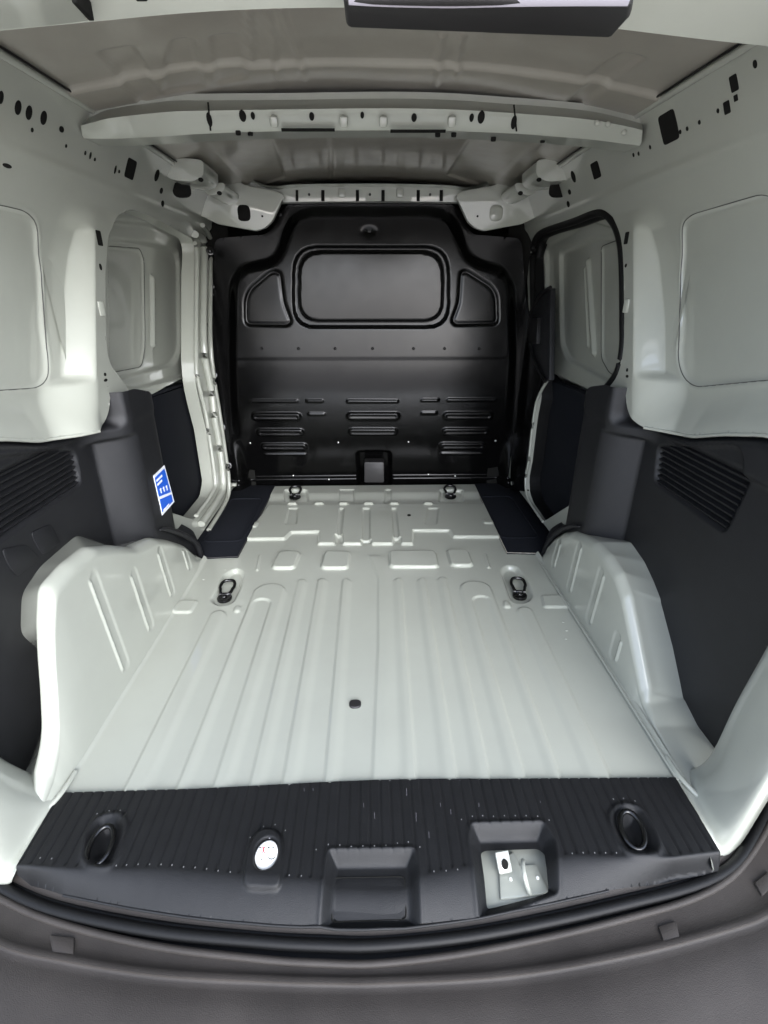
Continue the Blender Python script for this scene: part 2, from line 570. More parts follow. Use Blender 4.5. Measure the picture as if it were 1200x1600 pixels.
# ================================================================ STEP WELL COVERS (black) AND THEIR EDGE STRIPS
for s, C in ((-1, CUT_L), (1, CUT_R)):
    o = [(C[0][0] + s * .002, C[0][1] + .07), (C[0][0] + s * .002, C[0][1]), (C[1][0] + s * .002, C[1][1] + .003), (s * .63, C[1][1] + .003 - .01), (s * .80, C[1][1] + .09), (s * .80, 2.45)]
    prism('step_well_cover', ([(x, y, .004) for x, y in o], [(x, y, -.05) for x, y in o]), CARPET, bevel=.003)
    pth = [(C[0][0], 2.40, .007), (C[0][0], C[0][1], .007), (C[1][0], C[1][1], .007), (s * .625, C[1][1] - .008, .007)]
    tube('step_edge_strip', pth, .0022, LAMP if s < 0 else PRIMER, flat=.6, n=8)
    # shallow tray inside the cover
    q = [(s * .53, 1.80), (s * .53, 2.25), (s * .68, 2.25), (s * .68, 1.80)]
    tube('tray_rim', [(x, y, .006) for x, y in rnd(q, .03)], .004, CARPET, closed=True, n=6)

# ================================================================ WHEEL ARCHES
def arch(s, ST, name_label, ribs):
    """ST: stations ((y, z) of the inner crest, (y, z) of the outer edge), front to rear."""
    A = np.array([[*a, *b] for a, b in ST], float)
    L = np.concatenate([[0], np.cumsum(np.maximum(np.hypot(*np.diff(A[:, :2], axis=0).T), np.hypot(*np.diff(A[:, 2:], axis=0).T)))])
    u = np.arange(0, L[-1], .0045)
    cols = [smooth_table(L, A[:, k],   .006 if s > 0 else .019)(u) for k in range(4)]
    v = np.concatenate([np.linspace(0, .55, 60), np.linspace(.555, .70, 12), np.linspace(.71, 1, 14)])
    vv = v

    def fn(U, V):
        cy, h, oy, ho = (np.interp(U, u, c) for c in cols)
        h = np.maximum(h, .002)
        r = np.minimum(.026 if s > 0 else .030, h * .5)
        wall = np.clip(V / .55, 0, 1); topv = np.clip((V - .70) / .30, 0, 1); cn = np.clip((V - .55) / .15, 0, 1)
        x = .628 + .012 * wall
        z = -.004 + (h - r + .004) * wall
        a = cn * math.pi / 2
        x = x + r * (1 - np.cos(a)); z = z + r * np.sin(a)
        x = x + topv * (.80 - x)
        t2 = np.clip(topv * (.80 - .66) / (.745 - .66), 0, 1.3)
        y = cy + t2 * (oy - cy); z = z + t2 * (ho - h)
        for (ya, za), (yb, zb) in ribs:
            g = seg(y, z, (ya, za), (yb, zb), .006) * (V < .56)
            x = x - .0035 * g
            g2 = seg(y, z, (ya + .02, za), (yb + .02, zb), .02) * (V < .56)
            x = x + .002 * g2
        if s > 0:                              # flat pressed facet on the rear slope
            fm = ss(y, .900, .906) * (1 - ss(y, 1.076, 1.084)) * ss(topv, .02, .06)
            z = z - .0022 * fm; y = y + .001 * fm
        x = x + .0012 * noise2(y, z, 14, 5)
        return s * x, y, z
    return sheet('wheel_arch', u, v, fn, PAINT, label=name_label)


R_RIBS = [((874, 852), (868, 884)), ((906, 858), (894, 922)), ((941, 901), (926, 972)), ((969, 1004), (964, 1030))]
L_RIBS = [((144, 911), (188, 1044)), ((207, 903), (229, 982)), ((249, 867), (264, 929)), ((288, 862), (293, 888))]
R_ST = [((1.645, 0), (1.645, 0)), ((1.61, .075), (1.61, .06)), ((1.56, .132), (1.56, .11)), ((1.50, .18), (1.50, .15)), ((1.44, .212), (1.46, .175)), ((1.36, .236), (1.37, .225)), ((1.28, .255), (1.275, .255)), ((1.20, .256), (1.19, .240)),
        ((1.125, .243), (1.13, .215)), ((1.070, .212), (1.085, .190)), ((.98, .122), (.99, .108)), ((.885, .028), (.905, .020)), ((.83, .012), (.84, .0)), ((.76, .006), (.76, 0)), ((.66, .002), (.66, 0))]
L_ST = [((1.666, 0), (1.666, 0)), ((1.61, .06), (1.61, .06)), ((1.54, .132), (1.54, .13)), ((1.44, .20), (1.44, .20)), ((1.34, .257), (1.34, .235)), ((1.22, .290), (1.26, .262)), ((1.13, .342), (1.205, .322)), ((1.04, .385), (1.15, .358)),
        ((.95, .390), (1.0, .356)), ((.872, .382), (.924, .333)), ((.838, .32), (.886, .258)), ((.815, .265), (.918, .188)), ((.790, .19), (.897, .115)), ((.765, .125), (.872, .036)), ((.745, .092), (.81, -.005)), ((.71, .06), (.77, -.02)), ((.66, .02), (.68, -.03))]
arch(1, R_ST, 'right wheel arch with a smooth low sloping top', [tuple(sd(q, .635)) for q in R_RIBS])
arch(-1, L_ST, 'left wheel arch, taller with a stepped rear edge', [tuple(sd(q, -.635)) for q in L_RIBS])
# welded joint flange along the right arch foot
for s in (-1, 1):
    s < 0 or tube('arch_foot_seam', [(s * .622, .70, .006), (s * .620, 1.1, .008), (s * .620, 1.60, .006)], .0032, PAINT, flat=.5, n=8)

# ================================================================ BODY SIDE, UPPER METAL
_base = smooth_table([.40, .60, .85, 1.00, 1.07, 1.13, 1.18, 1.24, 1.29, 1.36], [.775, .775, .770, .752, .728, .690, .660, .632, .604, .585], .018)


def bottom_edge(y):
    return inter(y, [.5, .9, 1.0, 1.12, 1.24], [.70, .675, .650, .612, .600])


WINS = {}


def make_side(s):
    if s > 0:
        WIN = [(1200 + 60, 292), (1200 + 60, 592), (1200, 594), (1085, 605), (1066, 590), (1058, 560), (1062, 420), (1064, 350), (1080, 335), (1200, 300)]
        PATCH = [(989, 350), (1037, 356), (1035, 578), (997, 597)]
    else:
        WIN = [(-60, 312), (0, 320), (42, 330), (60, 350), (66, 420), (76, 560), (76, 592), (60, 606), (0, 610), (-60, 612)]
        PATCH = [(95, 352), (146, 348), (146, 600), (107, 590)]

    EA = sd([(988, 348), (988, 600)] if s > 0 else [(150, 348), (152, 640)], s * .695)
    EB = sd([(1040, 352), (1036, 590)] if s > 0 else [(92, 352), (104, 600)], s * .755)

    def pt(y, z):                          # 0 behind the pillar's rear face, 1 on its inner face
        ya = EA[1][0] + (z - EA[1][1]) * (EA[0][0] - EA[1][0]) / (EA[0][1] - EA[1][1])
        yb = EB[1][0] + (z - EB[1][1]) * (EB[0][0] - EB[1][0]) / (EB[0][1] - EB[1][1])
        yb = np.minimum(yb, ya - .024)
        return (y - yb) / (ya - yb), ya, yb

    PZ = sorted(q[1] for q in sd([(1012, 350), (1012, 590)] if s > 0 else [(120, 350), (125, 598)], s * .73))

    def X0(y, z):
        b = _base(z) + 0 * y
        t, ya, yb = pt(y, z)
        tc = np.clip(t, 0, 1)
        tc = np.clip((y - (ya - .042)) / .042, 0, 1)
        k = .14 * ss(y, ya - .115, ya - .035) + .86 * (.6 * tc + .4 * tc * tc * (3 - 2 * tc))
        wide = 1 - ss(z, PZ[0], PZ[0] + .016) * (1 - ss(z, PZ[1] - .018, PZ[1]))
        k2 = ss(y, ya - .125, ya + .012)
        k = k * (1 - wide) + k2 * wide
        k = k * (1 - ss(z, 1.13, 1.22))
        return b - k * np.clip(b - .697, 0, 1)
    win = [(p_[1], p_[2]) for p_ in (hit(a, b, X0, s) for a, b in WIN)]
    WINS[s] = win[1:] if s > 0 else win[:]

    def X(y, z):
        x = X0(y, z)
        x = x + .007 * pad(y, z, win, .008, .03) - .003 * groove(y, z, win, .006, .03)
        zb = bottom_edge(y)
        x = x - .032 * (1 - ss(z, zb - .01, zb + .10)) * (1 - ss(y, 1.20, 1.30))
        x = x + .002 * noise2(y, z, 8, 11) * (1 - ss(z, 1.0, 1.1))
        # shallow swage between window blank and rail
        x = x - .006 * np.exp(-((z - 1.165) / .012) ** 2)
        return x

    # outline of the sheet: bottom edge with the rounded C pillar foot, door opening cut out
    if s > 0:
        OPEN = [(846, 358), (895, 343), (935, 329), (958, 344), (969, 374), (974, 420), (975, 500), (974, 545), (966, 582), (948, 608), (930, 640), (912, 720), (890, 790), (850, 815),
                (830, 786), (824, 770), (823, 746), (828, 720), (836, 650), (842, 620), (838, 560), (830, 480), (827, 400), (833, 370)]
    else:
        OPEN = [(300, 372), (250, 345), (205, 326), (182, 338), (168, 372), (165, 430), (166, 540), (172, 570), (200, 606), (212, 640), (240, 720), (262, 800), (302, 812),
                (330, 775), (334, 752), (322, 670), (312, 630), (306, 600), (303, 560), (303, 430), (305, 390)]
    opn = [(p_[1], p_[2]) for p_ in (hit(a, b, X0, s) for a, b in OPEN)]
    opn = rnd(opn, .02, 3)
    foot = [(.45, .705)] + [(y, float(bottom_edge(np.array(y)))) for y in (.6, .75, .9, 1.0, 1.12, 1.20, 1.26)] + [(1.31, .612), (1.343, .635), (1.358, .66), (1.372, .672), (1.43, .60), (1.5, .50), (1.5, .06 if s > 0 else .02), (2.42, .06 if s > 0 else .02), (2.42, 1.31), (.45, 1.31)]
    foot = rnd(foot, .02, 3)

    def keep(U, V):
        return np.maximum(poly_sdf(U, V, foot), -poly_sdf(U, V, opn))
    u = np.arange(.59, 2.42, .0055); v = np.arange(.0, 1.315, .0055)
    u = np.unique(np.concatenate([u[(u < 1.297)], np.arange(1.30, 1.52, .0022), u[u > 1.5245]]))

    def fn(U, V):
        t, ya, yb = pt(U, V)
        dy = 0
        return s * X(U, V), U + dy, V
    o = sheet('side_panel', u, v, fn, PAINT, keep=keep,
              label='pressed ' + ('right' if s > 0 else 'left') + ' body side with pillar and window blank')
    return o, X, opn


SIDE = {}
for s in (-1, 1):
    o, X, opn = make_side(s)
    ys_ = np.linspace(.60, 1.255, 14)
    tube('panel_lip', [(s * (float(X(np.array([y]), np.array([bottom_edge(y)]))[0]) + .001), y, float(bottom_edge(y)) + .0005) for y in ys_], .0042, PAINT, o, n=8, res=2)
    SIDE[s] = (o, X, opn)
    wn = [q for q in rnd(WINS[s], .03, 5)]
    tube('gap_shade_line', [(s * (float(X(np.array([a]), np.array([b]))[0]) + .0003), a, b) for a, b in wn if a > .55], .0012, GAP, o, n=6)
    # return flange of the door opening
    loop = [opn[i] for i in range(0, len(opn), 2)]
    rows = [[(s * (float(X(np.array([a]), np.array([b]))[0]) + d), a, b) for a, b in loop + loop[:1]] for d in ((0, .006, .012) if s > 0 else (0, .02, .05))]
    loft('opening_return', rows, PAINT, o, res=(1, 1))
    if s > 0:
        loft('door_gap_seal', [[(x + d, y, z) for x, y, z in rows[-1]] for d in (0, .02, .05)], RUBBER, o, res=(1, 1))


def on_side(px, py, s):
    X = SIDE[s][1]
    p_ = hit(px, py, X, s)
    y, z = np.array([p_[1]]), np.array([p_[2]])
    e = .004
    gy = float((X(y + e, z) - X(y - e, z))[0]) / (2 * e); gz = float((X(y, z + e) - X(y, z - e))[0]) / (2 * e)
    n = Vector((-s, s * gy * s, s * gz * s)) if s > 0 else Vector((1, gy, gz))
    return Vector((s * float(X(y, z)[0]), p_[1], p_[2])), n.normalized()


def hole(px, py, s, rpx, rpy, sq=0, mat=HOLE):
    c, n = on_side(px, py, s)
    d = (c - Vector((0, 0, CAM_H))).length
    # sizes given in picture pixels: undo the foreshortening along the van
    v = (Vector((0, 0, CAM_H)) - c).normalized()
    fy_ = max(.25, abs(v.dot(Vector((n.x, n.y, n.z)))))
    disc('dark_hole_disc', c, n, rpx / F_PX * d / fy_ * .54, rpy / F_PX * d * .76, mat, SIDE[s][0], .0012, n=18, square=sq)  # solid dark disc paints the shade of an open hole


for px_, py_, a, b, sq in ((1, 152, 4, 8, 0), (28, 168, 5, 9, 0), (45, 176, 5, 9, 0), (68, 184, 5, 9, 0), (96, 202, 4, 4, 0), (50, 203, 2, 3, 0), (103, 228, 1.5, 2.5, 0), (133, 239, 1.5, 3, 0), (141, 243, 1.5, 5, 0), (148, 249, 1.5, 2.5, 0),
                           (204, 264, 9, 14, 1), (180, 265, 1.5, 6, 0), (186, 268, 1.5, 2.5, 0), (245, 274, 4, 9, 0), (252, 298, 3, 4.5, 0), (254, 318, 3, 5, 0), (11, 259, 7, 3, 0), (155, 372, 5, 11, 1), (157, 417, 2.5, 5, 0), (164, 585, 2.5, 3, 0), (165, 594, 4, 2.5, 0)):
    hole(px_, py_, -1, a, b, sq)
for px_, py_, a, b, sq in ((1045, 199, 15, 20, 1), (931, 266, 8, 12, 1), (1147, 130, 6, 10, 1), (1180, 100, 3, 5, 0), (1136, 168, 5, 8, 1), (1150, 153, 3, 4, 1), (1122, 173, 2, 3, 0), (1093, 191, 2, 3, 0), (1063, 206, 2, 3, 0), (1074, 201, 2, 3, 0), (1016, 230, 1.5, 3, 0), (998, 240, 1.5, 3, 0), (990, 242, 1.5, 3, 0),
                           (896, 276, 4, 9, 0), (890, 300, 3, 4, 0), (888, 319, 3, 5, 0), (979, 372, 4, 9, 1), (978, 415, 2, 3, 0), (980, 578, 2, 3, 0), (980, 588, 3, 2.5, 0)):
    hole(px_, py_, 1, a, b, sq)
# ragged pressed tab in each C pillar
for s, px_, py_ in ((-1, 157, 482), (1, 980, 478)):
    c, n = on_side(px_, py_, s)
    box('pillar_tab', c + n * .003, (.004, .018, .035), PAINT, SIDE[s][0], .002, rot=Matrix.Rotation(.3 * s, 3, 'Z'))

# ================================================================ SLIDING DOOR / FIXED SIDE BEHIND THE OPENING
for s in (-1, 1):
    XD = .795
    if s > 0:
        frame = [(862, 385), (940, 345), (985, 360), (990, 585), (950, 618), (870, 597), (862, 560)]
        inner = [(877, 395), (940, 372), (1000, 375), (1000, 590), (960, 600), (890, 562), (879, 540)]
        dark = [(937, 385), (990, 370), (1000, 590), (950, 585), (936, 560)]
        rib = ((917, 410), (926, 550)); rib2 = ((911, 420), (916, 540))
    else:
        frame = [(150, 345), (220, 352), (292, 385), (300, 400), (298, 560), (288, 585), (200, 608), (150, 600)]
        inner = [(150, 372), (225, 380), (272, 393), (278, 410), (280, 550), (268, 570), (180, 592), (150, 590)]
        dark = [(150, 383), (220, 388), (228, 405), (230, 540), (225, 573), (180, 582), (150, 575)]
        rib = ((240, 436), (241, 538)); rib2 = None
    f_, i_, d_ = sd(frame, s * XD), sd(inner, s * XD), sd(dark, s * XD)
    r_ = sd(rib, s * XD); r2 = sd(rib2, s * XD) if rib2 else None

    def DX(y, z, s=s, f_=f_, i_=i_, d_=d_, r_=r_, r2=r2):
        x = XD - .05 * ss(z, 1.02, 1.25) + 0 * y
        x = x - .030 + .022 * pad(y, z, f_, .016, .06) + .016 * pad(y, z, i_, .012, .05)
        if s < 0:
            big = [(q[0] + (.035 if q[0] > 2.0 else 0), q[1] + (.03 if q[1] > .9 else -.02)) for q in f_]
            x = x - .012 + .012 * pad(y, z, big, .014, .06)
        x = x + .006 * pad(y, z, d_, .004, .03) - .004 * groove(y, z, d_, .005, .03)
        x = x - .012 * seg(y, z, r_[0], r_[1], .014)
        if r2: x = x - .006 * seg(y, z, r2[0], r2[1], .008)
        return x
    u = np.arange(1.30, 2.44, .0055); v = np.arange(.60, 1.28, .0055)
    dm = sheet('sliding_door' if s > 0 else 'side_skin', u, v, lambda U, V: (s * DX(U, V), U, V), PAINT,
               label=('sliding door, inner steel frame seen through the right opening' if s > 0 else 'pressed steel panel filling the left opening'))
    dq = rnd(d_, .03, 5)
    ymn = max(a for a, _ in dq) - .0
    side_line = [(a, b) for a, b in dq if a > min(c for c, _ in dq) + .10]
    k0 = max(range(len(side_line)), key=lambda i: math.dist(side_line[i], side_line[i - 1]))
    side_line = side_line[k0:] + side_line[:k0]
    tube('gap_shade_line', [(s * (float(DX(np.array([a]), np.array([b]))[0]) - .0), a, b) for a, b in side_line], .0014, GAP, dm, n=6)
    # lower felt
    tr = sd([(840, 560), (866, 596), (911, 613), (960, 640)] if s > 0 else [(340, 585), (296, 598), (238, 612), (190, 635)], s * .765)
    tp = [(y, z) for y, z in tr]
    pts = [(tp[0][0] + .02, tp[0][1] + .004)] + tp + [(1.30, tp[-1][1] - .03), (1.30, .01), (2.44, .01), (2.44, tp[0][1])]
    prism('door_felt', ([(s * .758, y, z) for y, z in pts], [(s * .80, y, z) for y, z in pts]), CARPET, dm, .006)
# black seal round the right opening
X = SIDE[1][1]; opn = SIDE[1][2]
SEALPX = [(856, 596), (840, 560), (831, 500), (830, 400), (836, 372), (850, 360), (895, 345), (935, 331), (956, 347), (967, 376), (971, 420), (972, 500), (971, 545), (963, 582), (946, 606)]
pth = []
for a, b in SEALPX:
    q = hit(a, b, X, 1)
    pth.append((q[0] + .006, q[1], q[2]))
tube('door_seal', pth[2:], .013, RUBBER, SIDE[1][0], n=10, res=5)
tube('door_seal_lip', [(x + .03, y, z) for x, y, z in pth[3:]], .018, RUBBER, SIDE[1][0], n=10, res=5)
# light flange strip down the B pillar, right
FLR = [(856, 596), (842, 622), (836, 650), (831, 690), (828, 720), (823, 746), (824, 770), (830, 786), (850, 815)]
tube('pillar_flange', [(lambda q: (q[0] - .004, q[1], q[2]))(hit(a, b, X, 1)) for a, b in FLR], .006, PAINT, SIDE[1][0], n=8, res=4)
# pressed flanges of the left B pillar
X = SIDE[-1][1]
for pts, r, nm in (([(300, 366), (314, 378), (314, 440), (313, 516), (316, 560), (326, 610), (331, 652), (340, 705), (345, 757), (338, 778), (310, 819)], .016, 'pillar_flange'),
                   ([(312, 352), (324, 372), (325, 400), (324, 520), (330, 590), (338, 640), (347, 700), (354, 755), (350, 782), (322, 828)], .010, 'pillar_flange'),
                   ([(300, 380), (303, 400), (302, 560), (306, 600), (316, 640), (324, 690), (332, 750), (328, 770), (302, 806)], .009, 'pillar_flange')):
    tube(nm, [(lambda q: (q[0] + .011, q[1], q[2]))(hit(a, b, X, -1)) for a, b in pts], r, PAINT, SIDE[-1][0], n=10, res=5, flat=.8)
# door lock cover at the front edge of the right opening
cov = sd([(860, 450), (850, 455), (832, 480), (826, 500), (828, 540), (840, 575), (850, 597), (858, 594), (858, 590)], .69)
cover = prism('door_lock_cover', ([(.690, y, z) for y, z in cov], [(.712, y, z) for y, z in cov]), BLACKTRIM, ROOT, .004)
q = sd([(828, 496), (842, 496), (840, 538), (828, 536)], .68)
prism('latch_block', ([(.674, y, z) for y, z in q], [(.70, y, z) for y, z in q]), RUBBER, cover, .003)
q = [(lambda p_: (p_[0], p_[1], p_[2]))(at(a, b, 0, .682)) for a, b in ((860, 449), (846, 460), (832, 482), (827, 500), (829, 542), (838, 570), (852, 596))]
tube('cover_rim', q, .007, RUBBER, cover, n=8, res=4)
# clips along the flange edges
for px_, py_, s in ((328, 392, -1), (326, 508, -1), (334, 586, -1), (347, 668, -1), (357, 728, -1), (825, 583, 1), (817, 663, 1), (809, 721, 1)):
    x, y, z = at(px_, py_, 1, 2.30)
    disc('trim_clip', (x, y, z), (-s * .3, -1, .2), .010, .010, STEEL if s > 0 else RINGMAT, ROOT, .006, n=14, dome=.003)
    disc('clip_washer', (x, y + .003, z), (-s * .3, -1, .2), .016, .016, RINGMAT, ROOT, .002, n=14)
for px_, py_ in ((365, 757), (803, 755)):
    x, y, z = at(px_, py_, 1, 2.31); box('sill_bracket', (x, y, z), (.03, .02, .014), PAINT, bevel=.002)

# ================================================================ LOWER BLACK TRIM (quarter trims)
def trim(s):
    px = (lambda a: a) if s > 0 else None
    # C pillar column: inner face at x=.665, rear-facing face back to x=.745
    def TX(y, z):
        top = ss(z, .575, .60)                                   # shoulder above the column stands a little prouder
        yr = CL[1][0] + (z - CL[1][1]) * (CL[0][0] - CL[1][0]) / (CL[0][1] - CL[1][1])
        tt = np.clip((y - yr) / .092, 0, 1)
        low = 1 - ss(z, CL[0][1] - .006, CL[0][1] + .006)
        col = (1 - (1 - tt) ** 1.7) * low + ss(y, yr - .07, yr + .075) * (1 - low)
        x = .752 - .087 * col
        x = x - .018 * top * (1 - col) - .004 * top
        # front edge rolls outward
        x = x + .07 * ss(y, 1.50, 1.64) ** 2 * ss(z, .1, .2)
        be = bottom_edge(y)
        x = x + .095 * ss(z, be - .022, be + .025) * (1 - ss(y, 1.345, 1.37))
        # recessed grille pocket
        x = x + .014 * pad(y, z, GP, .006, .02)
        return x
    CL = sd([(1008, 684), (974, 842)] if s > 0 else [(143, 690), (176, 835)], s * .750)
    if s > 0:
        GP = sd([(1028, 697), (1165, 697), (1178, 715), (1172, 750), (1132, 832), (1075, 790), (1022, 752)], .752)
    else:
        GP = sd([(118, 706), (127, 755), (60, 800), (0, 845), (-60, 880), (-60, 720), (0, 712), (70, 704)], -.752)
    # outline
    if s > 0:
        PO = [(846, 876), (853, 846), (872, 800), (884, 720), (892, 660), (905, 622), (925, 604), (950, 601), (980, 612)]
    else:
        PO = [(319, 876), (311, 852), (292, 810), (276, 740), (262, 680), (246, 628), (232, 612), (205, 607), (180, 616)]
    out = sd(PO, s * .668)
    out = out + [(1.375, .70), (1.33, .70), (1.29, .66)] + [(y, float(bottom_edge(y)) + .012) for y in (1.24, 1.12, 1.0, .9, .75, .6, .45)]
    if s > 0: out += sd([(1230, 930), (1200, 985), (1150, 1085), (1112, 1180), (1100, 1195), (1078, 1165)], .735)
    else: out += sd([(-60, 1080), (0, 1172), (30, 1200), (50, 1216)], -.735)
    out += [(.80, -.03), (1.60, -.03)]
    out = rnd(out, .02, 3)

    def keep(U, V):
        return poly_sdf(U, V, out)
    u = np.arange(.58, 1.72, .005); v = np.arange(-.04, .78, .005)
    t = sheet('quarter_trim', u, v, lambda U, V: (s * TX(U, V), U, V), BLACKTRIM, keep=keep,
              label=('right' if s > 0 else 'left') + ' black plastic lower trim with grille pocket')
    # grille slats inside the pocket
    g = np.array(GP)
    zlo, zhi = g[:, 1].min(), g[:, 1].max()
    nsl = 13
    for k in range(nsl):
        z = zlo + (k + .7) * (zhi - zlo) / nsl
        hits = []
        for i in range(len(GP)):
            a, b = GP[i], GP[(i + 1) % len(GP)]
            if (a[1] > z) != (b[1] > z):
                hits.append(a[0] + (z - a[1]) / (b[1] - a[1]) * (b[0] - a[0]))
        if len(hits) < 2: continue
        y0, y1 = max(.60, min(hits)) + .006, max(hits) - .006
        if y1 - y0 < .02: continue
        x = .765
        pr = [(x - .006, z - .004), (x - .010, z + .002), (x + .012, z + .009), (x + .012, z - .002)]
        prism('grille_slat', ([(s * a, y0, b) for a, b in pr], [(s * a, y1, b) for a, b in pr]), BLACKTRIM, t, 0)
    # bead that wraps the front of the arch
    if s > 0: B = [(846, 880), (855, 852), (872, 832), (892, 823), (905, 824)]
    else: B = [(318, 884), (308, 852), (290, 838), (262, 828), (250, 829)]
    tube('arch_bead', [(s * .652, y, z + .002) for y, z in sd(B, s * .652)], [.011, .011, .010, .008, .002], BLACKTRIM, t, n=10, res=5)
    # shoulder ridge along the top
    return t, TX


tr_r, TX_R = trim(1)
tr_l, TX_L = trim(-1)
# two snap-in covers on the left trim
for Q in ([(78, 818), (88, 838), (93, 848), (66, 868), (52, 845), (48, 832)], [(40, 850), (62, 872), (26, 902), (10, 880), (2, 858)]):
    q = rnd(sd(Q, -.752), .012, 4)
    prism('access_cover', ([(-.7495, y, z) for y, z in q], [(-.756, y, z) for y, z in q]), BLACKTRIM, tr_l, .0012)
# blue safety label on the left column
xs_ = -.6645
def lab(u, v):
    c = [np.array(at(a, b, 0, xs_)) for a, b in ((239.5, 743.5), (256.5, 727), (272, 784), (253.5, 805))]
    p_ = (1 - v) * ((1 - u) * c[3] + u * c[2]) + v * ((1 - u) * c[0] + u * c[1])
    return p_
def lab_poly(name, uv, mat, lift, parent):
    a = [lab(*q) + np.array((lift, 0, 0)) for q in uv]; b = [lab(*q) + np.array((-.0004, 0, 0)) for q in uv]
    return prism(name, (a, b), mat, parent, 0)
lb = lab_poly('safety_label', [(0, 0), (1, 0), (1, 1), (0, 1)], WHITE, .0012, ROOT)
lb['label'] = 'blue warning label with white border and lettering'
lab_poly('label_print', [(.03, .47), (.92, .30), (.92, .94), (.03, .94)], BLUE, .0018, lb)
lab_poly('label_print', [(.03, .03 + .04), (.90, .05), (.92, .24), (.03, .40)], BLUE, .0018, lb)
for uv in ([(.1, .82), (.62, .82), (.62, .87), (.1, .87)], [(.1, .72), (.52, .72), (.52, .77), (.1, .77)], [(.1, .07), (.6, .07), (.6, .105), (.1, .105)]):
    n_ = 5
    u0, u1 = uv[0][0], uv[1][0]
    for k in range(n_):
        a, b = u0 + (u1 - u0) * k / n_, u0 + (u1 - u0) * (k + .8) / n_
        lab_poly('letter_mark', [(a, uv[0][1]), (b, uv[0][1]), (b, uv[2][1]), (a, uv[2][1])], WHITE, .0024, lb)
for u0 in (.22, .45, .68):
    v0 = .50 - (u0 - .2) * .16
    lab_poly('arrow_mark', [(u0, v0), (u0 + .07, v0), (u0 + .07, v0 + .09), (u0, v0 + .09)], WHITE, .0024, lb)
    lab_poly('arrow_mark', [(u0 - .04, v0 + .09), (u0 + .11, v0 + .09), (u0 + .035, v0 + .13)], WHITE, .0024, lb)

# ================================================================ BULKHEAD
YB = 2.37
b_out = bk([(352, 770), (349, 640), (338, 560), (330, 480), (334, 372), (415, 366), (428, 352), (440, 326), (455, 316), (700, 316), (716, 324), (728, 352), (740, 366), (816, 372), (824, 480), (818, 600), (812, 770)], YB)
CR = lambda pts: [(330 + a / 2.222, 280 + b / 2.222) for a, b in pts]
face = bk(CR([(120, 1100), (85, 900), (75, 600), (78, 360), (110, 310), (215, 290), (245, 250), (262, 190), (290, 135), (340, 112), (780, 112), (830, 140), (860, 200), (885, 265), (920, 292), (1010, 320), (1040, 370), (1045, 600), (1030, 900), (1010, 1100)]), YB)
gw_o = bk(CR([(283, 232), (827, 232), (827, 515), (283, 515)]), YB - .035)
gw_i = bk(CR([(304, 252), (806, 252), (806, 492), (304, 492)]), YB - .035)
tri_l = bk(CR([(118, 505), (116, 420), (130, 382), (205, 318), (236, 322), (250, 430), (276, 496), (262, 507)]), YB - .035)
tri_r = bk(CR([(996, 502), (994, 405), (975, 372), (890, 318), (870, 322), (862, 430), (838, 492), (850, 505)]), YB - .035)
THIN = [bk(CR([(a, y), (b, y)]), YB - .03) for a, b, y in ((140, 297, 770), (335, 385, 770), (475, 645, 771), (733, 785, 767), (822, 985, 766), (340, 390, 817), (733, 780, 813), (180, 320, 971), (807, 945, 968))]
LENSE = [bk(CR([(a, y), (b, y)]), YB - .03) for a, b, y in ((155, 297, 827), (485, 640, 825), (820, 965, 824), (168, 305, 886), (490, 634, 884), (818, 955, 883), (180, 315, 941), (810, 945, 938))]
kz = bk([(580, 558)], YB)[0][1]


_g = np.linspace(-.05, 1.35, 400)
_s = np.where(_g > kz, .050, .050 - .36 * ss(kz - _g, 0, .40))
_y = np.cumsum(_s) * (_g[1] - _g[0]); _y -= np.interp(kz, _g, _y)
PROF = lambda z: np.interp(z, _g, _y)
gw_c = (gw_i[0][1] + gw_i[2][1]) / 2


def BY(x, z):
    f = pad(x, z, face, .05, .05)
    y = YB + .012 - .045 * f
    # waist: the upper part leans back over, the lower part stands behind it
    y = y + f * (.0012 * (1 - ss(z, kz - .010, kz + .004)))
    y = y + f * PROF(z)
    # window blank: deep groove, panel nearly flush
    g = pad(x, z, gw_o, .008, .10) - pad(x, z, gw_i, .008, .088)
    y = y + .020 * g + pad(x, z, gw_i, .008, .088) * (.003 - .034 * (z - gw_c))
    for t in (tri_l, tri_r):
        y = y + .006 * pad(x, z, t, .008, .025) + .006 * groove(x, z, t, .006, .025)
    for a, b in THIN:
        y = y - .007 * seg(x, z, a, b, .008)
    for a, b in LENSE:
        y = y - .012 * (seg(x, z, a, b, .024)) + .004 * seg(x, z, a, b, .007)
    # dimple at the top and the foot notch
    dx, dz = bk([(577, 363)], YB)[0]
    y = y + .012 * np.exp(-((x - dx) / .022) ** 2 - ((z - dz) / .014) ** 2)
    ft = bk([(560, 772), (558, 710), (610, 710), (612, 772)], YB)
    y = y + .03 * pad(x, z, ft, .02, .02)
    y = y + .0015 * noise2(x, z, 10, 4)
    # foot flange steps out
    y = y - .02 * (1 - ss(z, .035, .05)) * (1 - pad(x, z, ft, .02, .02))
    return y


